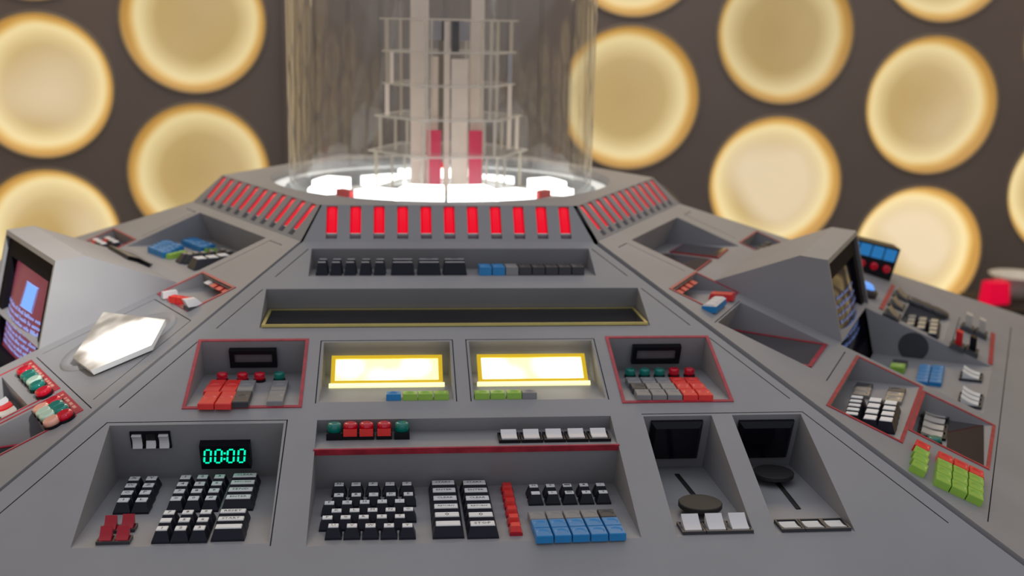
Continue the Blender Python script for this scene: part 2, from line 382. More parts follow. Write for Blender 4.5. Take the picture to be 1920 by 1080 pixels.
# ------------------------------------------------------------------ the console
RT, RB, zB, SL = .42, .47732, -.05183, .36233
c30 = math.cos(PI/6); t30 = math.tan(PI/6); TH = math.atan(SL)
aT, aB = RT*c30, RB*c30
VMAX = .80
console = empty('control_console', (0, 0, 0), 'grey six-sided control console with keypads, lit panels and angled monitors', 'console')
def panel_frame(deg):
    a = math.radians(deg); o = Vector((math.sin(a), -math.cos(a), 0)); t = Vector((math.cos(a), math.sin(a), 0))
    vh = o*math.cos(TH)-Vector((0, 0, math.sin(TH)))
    return Frame(o*aB+Vector((0, 0, zB+ZC)), t, -vh)
def hw(v): return (aB+v*math.cos(TH))*t30
class Pocket:
    def __init__(s, F, u0, u1, v0, v1, d):
        s.F = F; s.u0, s.u1, s.v0, s.v1, s.d = u0, u1, v0, v1, d
        a = F.p(0, -v1); b = F.p(0, -v0, -d)
        s.floor = Frame(a, F.X, b-a)                       # Y runs from the front lip to the back wall
        s.wall = Frame(F.p(0, -v0), F.X, F.Z)              # upright back wall, y=0 at the rim
        s.len = (b-a).length
    def poly(s): return [(s.u0, s.v0), (s.u1, s.v0), (s.u1, s.v1), (s.u0, s.v1)]
    def shell(s, mb):
        P = lambda u, v, h: s.F.p(u, -v, h)
        a, b = P(s.u0, s.v0, 0), P(s.u1, s.v0, 0); c, d = P(s.u0, s.v0, -s.d), P(s.u1, s.v0, -s.d)
        e, f = P(s.u0, s.v1, 0), P(s.u1, s.v1, 0)
        mb.face([c, d, b, a]); mb.face([e, f, d, c]); mb.face([a, e, c]); mb.face([f, b, d])
def panel(deg, pockets, grooves=(), extra_holes=(), gapL=.003, gapR=.003, wd=.0015, label=None):
    F = panel_frame(deg); mb = MB()
    g = lambda q: q/c30
    out = [(-hw(0)+g(gapL), 0), (hw(0)-g(gapR), 0), (hw(VMAX)-g(gapR), VMAX), (-hw(VMAX)+g(gapL), VMAX)]
    gs = [strip(p, wd) for p in grooves]
    sheet(mb, out, [p.poly() for p in pockets]+gs+list(extra_holes), lambda u, v: F.p(u, -v))
    for p in pockets: p.shell(mb)
    for q in gs:
        n = len(q)
        for i in range(n):
            a, b = q[i], q[(i+1) % n]
            mb.face([F.p(a[0], -a[1]), F.p(b[0], -b[1]), F.p(b[0], -b[1], -.003), F.p(a[0], -a[1], -.003)], 1)
        mb.face([F.p(a[0], -a[1], -.003) for a in q], 1)
    for i in range(4):
        a, b = out[i], out[(i+1) % 4]
        mb.face([F.p(a[0], -a[1]), F.p(a[0], -a[1], -.02), F.p(b[0], -b[1], -.02), F.p(b[0], -b[1])], 0)
    o = mb.build('panel', ['paint', 'seam'], console, label=label)
    return F, o
E_ = math.cos(TH)*t30
def diag(u, v, v1): s = 1 if u > 0 else -1; return (u+s*(v1-v)*E_, v1)

# front panel -------------------------------------------------------
F0 = panel_frame(0)
K1 = Pocket(F0, -.221, .221, .021, .104, .037)
K2 = Pocket(F0, -.281, .281, .138, .241, .040)
K3L = Pocket(F0, -.357, -.2145, .272, .416, .056); K3R = Pocket(F0, .2145, .357, .272, .416, .056)
K3A = Pocket(F0, -.189, -.0135, .276, .410, .056); K3B = Pocket(F0, .0135, .189, .276, .410, .056)
K4L = Pocket(F0, -.445, -.2305, .451, .661, .0885)
KCU = Pocket(F0, -.189, .190, .446, .502, .021); KCL = Pocket(F0, -.189, .191, .5035, .667, .065)
K4A = Pocket(F0, .233, .3245, .448, .666, .0885); K4B = Pocket(F0, .352, .4455, .448, .666, .0885)
gr = []
for s in (-1, 1):
    for (u, v, v1) in ((.226, .022, .104), (.286, .139, .24), (.3625, .272, .415)): gr.append([(s*u, v), diag(s*u, v, v1)])
gr.append([(-.2285, .665), (-.2265, .445), (-.449, .445), diag(-.449, .445, .75)])
gr.append([(.2315, .4435), (.449, .4435), diag(.449, .4435, .655)])
for s in (-1, 1): gr.append([(s*.193, .412), (s*.193, .272), (s*.0095, .272), (s*.0095, .412)])
_, PF = panel(0, [K1, K2, K3L, K3R, K3A, K3B, K4L, KCU, KCL, K4A, K4B], gr, gapL=.002, gapR=.0075, label='front sloping panel with keypads and lit boxes')

# left panel --------------------------------------------------------
FL = panel_frame(-60)
L1 = Pocket(FL, -.150, .145, .020, .168, .055)
L2 = Pocket(FL, .165, .289, .146, .219, .023); L2F = Pocket(FL, -.289, -.165, .146, .219, .023)
L3 = Pocket(FL, .190, .338, .478, .565, .04); L4 = Pocket(FL, .362, .446, .479, .60, .05)
deckL = [(-.15, .412), (.15, .412), (.15, .645), (-.15, .645)]
grL = [[(.212, .0225), (.165, .0225), (.168, .132)], [(-.212, .0225), (-.165, .0225), (-.168, .132)],
       [diag(.331, .233, .413), (.331, .233), (.178, .233), (.178, .413), ], [(.18, .423), (.452, .423)]]
_, PL = panel(-60, [L1, L2, L2F, L3, L4], grL, [deckL], gapR=.004, gapL=.003, label='left sloping panel with a monitor and a glowing plate')
# right panel -------------------------------------------------------
FR = panel_frame(60)
R1 = Pocket(FR, -.143, .128, .028, .158, .055)
R2 = Pocket(FR, -.292, -.155, .154, .227, .03); R2F = Pocket(FR, .155, .292, .154, .227, .03)
R3 = Pocket(FR, -.338, -.195, .246, .400, .05)
RA = Pocket(FR, -.450, -.186, .446, .545, .04); RBk = Pocket(FR, -.390, -.2025, .556, .660, .04)
RF = Pocket(FR, .135, .300, .475, .555, .03)
deckR = [(-.165, .412), (.112, .412), (.112, .645), (-.165, .645)]
grR = [[(-.215, .030), (-.172, .030), (-.172, .138)], [(.215, .030), (.172, .030), (.172, .138)], [(-.36, .424), (-.19, .424)],
       [(-.57, .672), (.46, .668)], [(-.345, .243), (-.191, .243)], [(.135, .57), (.35, .57)]]
_, PR = panel(60, [R1, R2, R2F, R3, RA, RBk, RF], grR, [deckR], gapL=.003, gapR=.003, label='right sloping panel with a monitor and green keys')
for d in (120, 180, 240): panel(d, [])

# seams, skirt, pedestal -------------------------------------------
for k in range(6):
    a = math.radians(60*k+30); d = Vector((math.sin(a), -math.cos(a), 0)); t = Vector((math.cos(a), math.sin(a), 0))
    mb = MB(); R1_, R2_ = RB-.02, (aB+VMAX*math.cos(TH))/c30
    q = lambda r, s, h: d*r+t*s+Vector((0, 0, ZC+zB-(r-RB)*SL*c30+h))
    P = [q(R1_, -.013, -.018), q(R1_, .013, -.018), q(R2_, .013, -.018), q(R2_, -.013, -.018)]
    Q = [p-Vector((0, 0, .02)) for p in P]
    for f in ([P[0], P[3], P[2], P[1]], Q, [P[0], P[1], Q[1], Q[0]], [P[1], P[2], Q[2], Q[1]], [P[2], P[3], Q[3], Q[2]], [P[3], P[0], Q[0], Q[3]]): mb.face(f)
    mb.build('rib', 'seam', console)
def hexring(R, z): return [(R*math.sin(math.radians(60*k+30)), -R*math.cos(math.radians(60*k+30)), z) for k in range(6)]
RO = (aB+VMAX*math.cos(TH))/c30; zO = ZC+zB-VMAX*math.sin(TH)
mb = MB(); A = hexring(RO, zO); B = hexring(RO, zO-.07); C = hexring(RO*.62, zO-.32)
for i in range(6):
    j = (i+1) % 6
    mb.face([A[i], B[i], B[j], A[j]]); mb.face([B[i], C[i], C[j], B[j]])
mb.build('skirt', 'paint', console)
mb = MB(); A = hexring(RO*.62, zO-.3); B = hexring(RO*.55, .06); C = hexring(RO*.6, .06); D = hexring(RO*.6, 0)
for i in range(6):
    j = (i+1) % 6
    mb.face([A[i], B[i], B[j], A[j]]); mb.face([B[i], C[i], C[j], B[j]]); mb.face([C[i], D[i], D[j], C[j]])
mb.build('pedestal', 'paint', console)

# collar with the red lamps -----------------------------------------
LC = math.hypot(aB-aT, zB)
for k in range(6):
    deg = 60*k; a = math.radians(deg); o = Vector((math.sin(a), -math.cos(a), 0)); t = Vector((math.cos(a), math.sin(a), 0))
    top = o*aT+Vector((0, 0, ZC)); bot = o*aB+Vector((0, 0, ZC+zB))
    CFm = Frame(top, t, top-bot); mb = MB()
    gl_, gr_ = (.002, .006) if k == 0 else (.002, .002)
    out = [(-RT/2+gl_, 0), (RT/2-gr_, 0), (RB/2-gr_, LC+.002), (-RB/2+gl_, LC+.002)]
    us = [-.1925+i*.03795+.001 for i in range(11)]
    W = .0088; slots = []
    for u in us:
        lean = u*.10
        slots.append([(u-W, .0018), (u+W, .0018), (u+W, .0660), (u-W, .0660)])
    sheet(mb, out, slots, lambda u, v: CFm.p(u, -v))
    for q in slots:
        for i in range(4):
            a_, b_ = q[i], q[(i+1) % 4]
            mb.face([CFm.p(a_[0], -a_[1]), CFm.p(b_[0], -b_[1]), CFm.p(b_[0], -b_[1], -.012), CFm.p(a_[0], -a_[1], -.012)])
        mb.face([CFm.p(p[0], -p[1], -.012) for p in q], 0)
    co = mb.build('collar', ['paint', 'seam'], console)
    for u in us:
        m2 = MB(); y0, y1 = -.0530, -.0022
        # half round red strip
        n = 8
        ring = [[(W*.96*math.cos(PI*i/n), y, -.011+.0095*math.sin(PI*i/n)**.35) for i in range(n+1)] for y in (y0, y0+.003, y1-.003, y1)]
        for i in range(n+1):
            for j in (0, 3): ring[j][i] = (ring[j][i][0]*.9, ring[j][i][1], -.011+(ring[j][i][2]+.011)*.8)
        for A_, B_ in zip(ring, ring[1:]):
            for i in range(n): m2.face([A_[i], A_[i+1], B_[i+1], B_[i]][::-1], 0, True)
        m2.face(ring[0]); m2.face(ring[3][::-1])
        m2.build('red_lamp', 'redlamp', co, CFm.m(u, 0, 0))
        MB().box(-W*.95, W*.95, -.0546, -.0532, -.011, -.003).build('lamp_ledge', 'frost', co, CFm.m(u, 0, 0))
mb = MB(); RW = .327
outl = [(p[0], p[1]) for p in hexring(RT, 0)]
sheet(mb, outl, [circle(0, 0, RW, 72)], lambda x, y: (x, y, ZC))
mb.lathe([(RW, ZC-.045), (RW, ZC)], 72, cap0=False, cap1=False)
for f in mb.f[-72:]: f.reverse()
mb.build('collar_top', 'paint', console)
mb = MB().lathe([(.30, ZC-.018), (RW, ZC-.018)], 72, cap0=False, cap1=False); 
for f in mb.f: f.reverse()
mb.build('well_ring', 'ringlight', console, label='white frosted ring around the column')
mb = MB().lathe([(.03, ZC-.05), (.302, ZC-.05), (.302, ZC-.018)], 72, cap0=False, cap1=False)
for f in mb.f: f.reverse()
mb.build('well_floor', 'grey', console)

# ------------------------------------------------------------------ controls
def key(fr, x, y, w, d, h, txt='', body='keybody', cap='keycap', parent=PF, cw=.60, cd=.52, name='key', two=False):
    mb = MB(); mb.frus(0, 0, 0, w, d, w*.98, d*.98, .0025)
    tw, td = w-(1-cw)*min(w, .0185), d*cd
    mb.frus(0, 0, .0025, w*.98, d*.98, tw, td, h-.0025, 0, sy=d*.06)
    mb.frus(0, d*.06, h, tw*.97, td*.95, tw*.93, td*.88, .0012, 1)
    if two: mb.box(-tw*.15, tw*.15, d*.06-td*.1, d*.06+td*.1, h+.0012, h+.0016, 0)
    if txt: mb.text(txt, 0, d*.06, h+.0014, tw*.66, td*(.62 if w > .03 else .5), 2)
    return mb.build(name, [body, cap, 'ink'], parent, fr.m(x, y))
TILE = {}
def tile(fr, x, y, w, d, h, m, parent=PF, rz=0):
    k = (round(w, 4), round(d, 4), round(h, 4), m)
    if k not in TILE:
        mb = MB(); g = .0008
        w_, d_ = w-2*g, d-2*g; r = min(w_, d_)*.42; n = 16
        mb.frus(0, 0, 0, w_, d_, w_, d_, h-.001); 
        mb.f.pop(1); mb.mi.pop(1); mb.sm.pop(1)
        W2, D2 = w_/2, d_/2
        lo = [(-W2, -D2), (W2, -D2), (W2, D2), (-W2, D2)]; hi = [(p[0]*.94, p[1]*.94) for p in lo]
        for i in range(4): j = (i+1) % 4; mb.face([(*lo[i], h-.001), (*lo[j], h-.001), (*hi[j], h), (*hi[i], h)])
        c = circle(0, 0, r, n); sheet(mb, hi, [c], lambda a, b: (a, b, h))
        c2 = circle(0, 0, r*.8, n)
        for i in range(n): j = (i+1) % n; mb.face([(*c[j], h), (*c[i], h), (*c2[i], h-.0014), (*c2[j], h-.0014)][::-1], 0, True)
        mb.face([(*p, h-.0014) for p in c2])
        TILE[k] = mb.mesh('tile_key'); TILE[k].materials.append(M[m])
    return link('tile_key', TILE[k], None, parent, fr.m(x, y, 0, rz))
def tiles(fr, P00, P10, P01, nx, ny, m, h=.006, parent=PF, hh=None, tw=None):
    """grid of tiles: pixel of first (front left), last in x, last in y centres"""
    hp = h if hh is None else hh
    a = Vector(fr.at(*P00, hp)); b = Vector(fr.at(*P10, hp)); c = Vector(fr.at(*P01, hp))
    ex = (b-a)/max(1, nx-1); ey = (c-a)/max(1, ny-1)
    w = ex.length if nx > 1 else ey.length; d = ey.length if ny > 1 else w*.9
    w = tw or w
    rz = math.atan2(ex.y, ex.x) if nx > 1 else math.atan2(-ey.x, ey.y)
    for i in range(nx):
        for j in range(ny):
            p = a+ex*i+ey*j; mm = m(i, j) if callable(m) else m
            if mm: tile(fr, p.x, p.y, w, d, h, mm, parent, rz)
def rocker(fr, x, y, w, d, capm='white', basem='black', tilt=.35, bt=.004, name='rocker_switch', rz=0, ch=.006, parent=None):
    mw = fr.m(x, y, 0, rz)
    b = MB().rectframe(-w/2, w/2, -d/2, d/2, w*.08, 0, bt).box(-w*.42, w*.42, -d*.42, d*.42, 0, bt*.5).build(name, basem, console, mw)
    t = MB(); cw = w*.72; cdp = d*.72; z0 = bt*.5; hi = z0+ch+cdp*tilt; lo = z0+ch*.6; nn = 6
    prof = [(-cdp/2, z0), (cdp/2, z0)]+[(cdp/2-cdp*i/nn, hi+(lo-hi)*(i/nn)-ch*.35*math.sin(PI*i/nn)) for i in range(nn+1)]
    A = [(-cw/2, p[0], p[1]) for p in prof]; B = [(cw/2, p[0], p[1]) for p in prof]; N = len(prof)
    t.face(A); t.face(B[::-1])
    for i in range(N): j = (i+1) % N; t.face([A[i], B[i], B[j], A[j]])
    t.build('rocker', capm, b, mw)
    return b
def lamp(fr, x, y, m, r=.0068, h=.011, base=True, parent=None):
    mw = fr.m(x, y); hb = .0035 if base else .001
    b = MB().lathe([(r*1.12, 0), (r*1.12, hb), (r*.9, hb)], 14, sm=False).build('indicator_light', 'black', console, mw)
    MB().lathe([(r, hb-.0005), (r, h*.8), (r*.93, h*.93), (r*.7, h)], 16).build('lens', m, b, mw)
def border(F, p, parent, t=.0045, name='border_tape', m='trim', ins=0):
    MB().rectframe(p.u0-t+ins, p.u1+t-ins, -p.v1-t+ins, -p.v0+t-ins, t, 0, .0012).build(name, m, console, F.m(), label='red tape border around a recess')

# row 1 --------------------------------------------------------------
f = K1.floor
KW = .0185
for i in range(5):
    x = f.at(605+26.2*i+(0 if i < 3 else 2), 505, .006)[0]
    key(f, x, .020, .0185, .017, .019, cap='silver', cw=.66, cd=.36); key(f, x+.001, .040, .0185, .017, .021, cap='silver', cw=.66, cd=.36)
for i, px in enumerate((755, 804, 852)):
    x = f.at(px, 505, .006)[0]
    key(f, x, .020, .037, .017, .019, cap='silver', cw=.7, cd=.36); key(f, x, .040, .037, .017, .021, cap='silver', cw=.7, cd=.36, two=i > 0)
x0 = f.at(909, 508, .005)[0]; x1 = f.at(1082, 508, .005)[0]; ex = (x1-x0)/7
for i in range(8):
    for j in range(2):
        mm = 'blue' if i < 2 else 'grey' if i == 2 else 'dgrey'
        tile(f, x0+ex*i, .018+.021*j, ex, .0205, .013, mm)
# row 2: long black glass --------------------------------------------
f = K2.floor
g = MB().rectframe(-.2785, .2785, .003, K2.len-.004, .0045, .001, .0045).build('display_frame', 'gold', console, f.m(), label='thin gold frame of the long black display')
MB().box(-.2745, .2745, .007, K2.len-.008, .001, .0038).build('display_glass', 'glassblack', g, f.m())
# row 3 red recesses -------------------------------------------------
for p, s in ((K3L, -1), (K3R, 1)):
    border(F0, p, PF); wl = p.wall; fl = p.floor
    c0 = wl.at(430, 652) if s < 0 else wl.at(1186, 645); c1 = wl.at(521, 683) if s < 0 else wl.at(1271, 676)
    x0, x1, y0, y1 = min(c0[0], c1[0]), max(c0[0], c1[0]), min(c0[1], c1[1]), max(c0[1], c1[1])
    y1 = max(y1, y0+.026)
    b = MB().rectframe(x0, x1, y0, y1, .0065, 0, .008).build('readout_bezel', 'black', console, wl.m())
    MB().box(x0+.006, x1-.006, y0+.006, y1-.006, .001, .003).build('readout_pane', 'lcd', b, wl.m())
f = K3L.floor
for (px, py, m) in ((417, 708, 'redlens'), (455, 708, 'redlens'), (487, 708, 'redlens'), (524, 707, 'teal')): lamp(f, *f.at(px, py+7), m, r=.0074, h=.0125)
tiles(f, (393, 745), (425, 745), (403, 722), 2, 2, 'brightred', .008)
tiles(f, (454, 743), (454, 743), (462, 722), 1, 2, lambda i, j: 'dgrey' if j == 0 else 'grey', .008, tw=.0225)
tiles(f, (518, 742), (518, 742), (524, 722), 1, 2, 'grey', .007, tw=.0225)
f = K3R.floor
for (px, py, m) in ((1181, 700, 'teal'), (1208, 700, 'teal'), (1236, 700, 'teal'), (1263, 699, 'redlens'), (1292, 699, 'redlens')): lamp(f, *f.at(px, py+7), m, r=.0074, h=.0125)
tiles(f, (1205, 735), (1320, 735), (1188, 712), 5, 3, lambda i, j: ('brightred' if i > 2 else 'dgrey' if (i, j) == (0, 1) else 'grey'), .008)
# row 3 light boxes --------------------------------------------------
for p, c, spots, tl in ((K3A, [(618, 669), (826, 666), (826, 711), (618, 712)], [(-.052, .006, .026, 1.0), (.040, .006, .026, 1.0), (-.012, -.012, .022, .6), (.012, -.012, .020, .55)], [(738, 'blue'), (769, 'green'), (798, 'green'), (828, 'green')]),
                        (K3B, [(893, 665), (1092, 663), (1104, 707), (897, 708)], [(-.062, .004, .034, 1.3), (.030, .006, .036, 1.2), (.058, .006, .038, 1.3), (-.03, -.014, .026, .7)], [(905, 'green'), (935, 'green'), (966, 'green'), (995, 'dgrey')])):
    f = p.floor; wl = p.wall; cx = (p.u0+p.u1)/2; L = p.len
    # lens leans against the back wall, foot on the floor
    bot = f.p(cx, L*.52, .003); topp = wl.p(cx, -.015, .013)
    LF = Frame((bot+topp)/2, F0.X, topp-bot); hl = (topp-bot).length/2; hx = (p.u1-p.u0)/2-.011
    b = MB().rectframe(-hx, hx, -hl, hl, .0058, -.004, .002).build('light_frame', 'yellow', console, LF.m(), label='yellow frame of a glowing light box')
    MB().box(-hx+.005, hx-.005, -hl+.005, hl-.005, -.004, .0005).build('diffuser', glow('lit_diffuser', spots, (.86, .80, .30, 1), (1, .98, .80, 1), 1.3, 2.5), b, LF.m())
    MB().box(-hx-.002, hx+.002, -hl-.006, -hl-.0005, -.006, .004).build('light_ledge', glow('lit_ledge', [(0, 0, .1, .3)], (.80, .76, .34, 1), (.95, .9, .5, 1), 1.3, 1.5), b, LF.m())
    xs = [f.at(px, 744, .006)[0] for px, _ in tl]; wx = (xs[-1]-xs[0])/3
    for (px, m), x in zip(tl, xs): tile(f, x, .012, wx, wx*.85, .0085, 'grey' if m == 'dgrey' else m)
# row 4 left ---------------------------------------------------------
f = K4L.floor; wl = K4L.wall
z1 = lambda x, y: (100+x/3.856, 760+y/3.856)
KH = .0125
def keygrid(fr, corners, nx, ny, texts, parent=PF, h=KH, w=None, d=None, body='keybody', cap='keycap', cw=.60, cd=.52):
    """corners: cap pixels back-left, back-right, front-left, front-right"""
    P = [Vector(fr.at(*c, h)) for c in corners]
    for j in range(ny):
        for i in range(nx):
            a = i/max(1, nx-1); b = j/max(1, ny-1)
            p = (P[0]*(1-a)+P[1]*a)*(1-b)+(P[2]*(1-a)+P[3]*a)*b
            W = w or ((P[1]-P[0]).length/max(1, nx-1))*.96; D = d or ((P[2]-P[0]).length/max(1, ny-1))*.96
            t = texts[j*nx+i] if j*nx+i < len(texts) else ''
            key(fr, p.x, p.y-D*.06, W, D, h, t, body, cap, parent, cw, cd)
keygrid(f, [z1(587, 532), z1(712, 530), z1(508, 688), z1(640, 686)], 2, 4, list('XYWZOPIL'))
keygrid(f, [z1(957, 522), z1(1203, 517), z1(888, 677), z1(1140, 672)], 3, 4, list('123456789*0#'))
keygrid(f, [z1(1385, 508), z1(1385, 508), z1(1338, 664), z1(1338, 664)], 1, 4, ['CLEAR', 'RETURN', 'SEND', 'ENTER'], w=.0375)
keygrid(f, [z1(840, 778), z1(1105, 773), z1(787, 893), z1(1057, 889)], 3, 3, ['7', '8', '9', '', '5', '6', '1', '2', '3'])
keygrid(f, [z1(1300, 767), z1(1300, 767), z1(1268, 878), z1(1268, 878)], 1, 3, ['RESET', 'START', ''], w=.0375)
for q in ((408, 905), (535, 895), (375, 985), (497, 982)):
    x, y = f.at(*z1(*q), .002); rocker(f, x, y+.004, .0185, .019, 'darkred', 'dgrey', tilt=.75, ch=.004)
a = wl.at(*z1(552, 188)); b = wl.at(*z1(860, 298))
for i in range(3):
    x = a[0]+(b[0]-a[0])*(i+.5)/3; y = (a[1]+b[1])/2
    rocker(wl, x, y, (b[0]-a[0])/3, abs(a[1]-b[1]), 'white', 'black', tilt=-.55 if i == 1 else -.25, bt=.003, ch=.010)
a = wl.at(*z1(1062, 252)); b = wl.at(*z1(1440, 410)); xc, yc = (a[0]+b[0])/2, (a[1]+b[1])/2
Wc, Hc = abs(b[0]-a[0]), abs(a[1]-b[1])
ck = MB().rectframe(-Wc/2, Wc/2, -Hc/2, Hc/2, .003, 0, .012).box(-Wc/2+.002, Wc/2-.002, -Hc/2+.002, Hc/2-.002, 0, .009).build('clock', 'black', console, wl.m(xc, yc), label='black clock with green digits')
DW, DH, T = Wc*.125, Hc*.56, .0022
def seg(mb, x, y, w, h, skew=.12):
    mb.face([(x+y*skew-w/2-h*skew/2, y-h/2, .0096), (x+y*skew+w/2-h*skew/2, y-h/2, .0096), (x+y*skew+w/2+h*skew/2, y+h/2, .0096), (x+y*skew-w/2+h*skew/2, y+h/2, .0096)])
for xx in (-.36, -.145, .10, .315):
    x = xx*Wc; mb = MB()
    for y in (-DH/2, DH/2): seg(mb, x, y, DW-T*1.2, T)
    for s in (-1, 1):
        for y in (-DH/4, DH/4): seg(mb, x+s*DW/2, y, T, DH/2-T*1.2)
    mb.build('digit', 'led_green', ck, wl.m(xc, yc))
mb = MB()
for y in (-DH*.22, DH*.22): seg(mb, -.022*Wc, y, T*1.2, T*1.3)
mb.build('colon', 'led_green', ck, wl.m(xc, yc))
# row 4 centre -------------------------------------------------------
f = KCU.floor
z2 = lambda x, y: (560+x/2.909, 760+y/2.909)
for (x, y, m) in ((193, 160, 'teal'), (281, 158, 'redlens'), (369, 157, 'redlens'), (466, 155, 'redlens'), (563, 155, 'teal')):
    u, v = f.at(*z2(x, y+35), .0)
    b = MB().box(-.0098, .0098, -.009, .009, 0, .009).build('lamp_switch', 'black', console, f.m(u, v+.011))
    MB().lathe([(.0090, .0085), (.0090, .017), (.0080, .0190), (.005, .0198)], 16, y=.002).build('lens', m, b, f.m(u, v+.011))
    if m == 'redlens': MB().box(-.0085, .0085, -.0100, -.0088, .005, .0145).build('lit_front', 'brightred', b, f.m(u, v+.011))
for x in (1143, 1265, 1388, 1510, 1633):
    u, v = f.at(*z2(x, 172), .0); rocker(f, u, .024, .0275, .030, 'white', 'black', tilt=.12, ch=.005)
MB().box(-.1905, .192, -.0075, .0016, 0, .0022).build('red_strip', 'trim', console, KCL.wall.m(), label='narrow red strip along the ledge')
f = KCL.floor
rows = [((221, 432), (590, 428), 'NOFJT'), ((219, 490), (598, 484), 'ABCDE'), ((168, 533), (551, 522), 'FGHIJ'), ((207, 575), (598, 567), 'KLMNO'), ((157, 613), (552, 605), 'PQRST'), ((190, 657), (593, 655), 'UVWXY')]
for j, (a, b, t) in enumerate(rows):
    A = Vector(f.at(*z2(*a), KH)); B = Vector(f.at(*z2(*b), KH))
    for i in range(5):
        p = A.lerp(B, i/4); key(f, p.x, p.y-.002, .0192, .0190, KH, t[i])
for xs in ((788, 815), (958, 1003)):
    txt = ['START', 'ENTER', 'CLEAR', 'RETURN', '0', '' if xs[0] < 900 else 'STOP']
    keygrid(f, [z2(xs[0], 423), z2(xs[0], 423), z2(xs[1], 646), z2(xs[1], 646)], 1, 6, txt, w=.0365)
P0 = Vector(f.at(*z2(1136, 445), .007)); P1 = Vector(f.at(*z2(1183, 665), .007))
for i in range(6):
    p = P0.lerp(P1, i/5)
    mb = MB().frus(0, 0, 0, .015, .0175, .0148, .0172, .004, 1).frus(0, .001, .004, .0125, .015, .0105, .0115, .0065, 0); mb.build('red_key', ['brightred', 'darkred'], PF, f.m(p.x, p.y))
keygrid(f, [z2(1281, 442), z2(1645, 434), z2(1292, 480), z2(1660, 474)], 5, 2, ['N', '+', '-', '.', '/', '', 'L', '=', '$', '4'], w=.0185, d=.0165)
tiles(f, (560+1335/2.909, 760+690/2.909), (560+1730/2.909, 760+676/2.909), (560+1300/2.909, 760+598/2.909), 5, 3, lambda i, j: 'blue' if j < 2 else ('dgrey' if i == 4 else 'grey'), .009)
# row 4 right --------------------------------------------------------
z3 = lambda x, y: (1160+x/3.856, 760+y/3.856)
for p, dp, disc, s0, s1, rk, th in ((K4A, [(238, 108), (578, 108), (560, 368)], (590, 700), (420, 500), (640, 770), [(528, 880), (702, 878), (872, 876)], .7),
                                    (K4B, [(890, 105), (1225, 105), (1205, 362)], (1118, 478), (1085, 480), (1300, 752), [(1258, 885), (1432, 885), (1600, 885)], .1)):
    wl = p.wall; f = p.floor
    a = wl.at(*z3(*dp[0])); b = wl.at(*z3(*dp[2])); x0, x1 = p.u0+.012, p.u1-.011; y1, y0 = a[1], b[1]
    if p is K4A: x0, x1 = min(a[0], b[0])-.001, max(a[0], b[0])
    else: x0, x1 = a[0]-.004, b[0]
    bz = MB()
    O_ = [(x0, y0), (x1, y0), (x1, y1), (x0, y1)]; I_ = [(x0+.006, y0+.006), (x1-.006, y0+.006), (x1-.006, y1-.006), (x0+.006, y1-.006)]
    bz.prism(O_, 0, .004)
    for i in range(4): j = (i+1) % 4; bz.face([(*O_[i], .004), (*O_[j], .004), (*I_[j], .011), (*I_[i], .011)])
    bz = bz.build('display_bezel', 'black', console, wl.m(), label='black bevelled display')
    MB().box(x0+.006, x1-.006, y0+.006, y1-.006, .003, .0105).build('display_glass', 'glassblack', bz, wl.m())
    A = Vector(f.at(*z3(*s0))); B = Vector(f.at(*z3(*s1))); dr = (B-A); ang = math.atan2(dr.x, -dr.y)
    md = (A+B)/2
    sl = MB().rectframe(-.003, .003, -dr.length/2, dr.length/2, .0009, 0, .0012).box(-.0022, .0022, -dr.length/2, dr.length/2, 0, .0005).build('slider_slot', 'slot', console, f.m(md.x, md.y, 0, ang))
    D = f.at(*z3(*disc), .014); r = .0265
    MB().lathe([(r*.2, .001), (r*.2, .008), (r*.97, .008), (r, .009), (r, .0135), (r*.96, .0145)], 40, sm=False).build('slider_knob', 'dark', sl, f.m(*D), label='flat black disc handle')
    xs = [f.at(*z3(*q), .004)[0] for q in rk]; wx = (xs[2]-xs[0])/2
    for x in xs: rocker(f, x, .019, wx*.985, .031, 'white' if th > .5 else 'frost', 'dgrey', tilt=.42 if th > .5 else -.15, ch=.004)

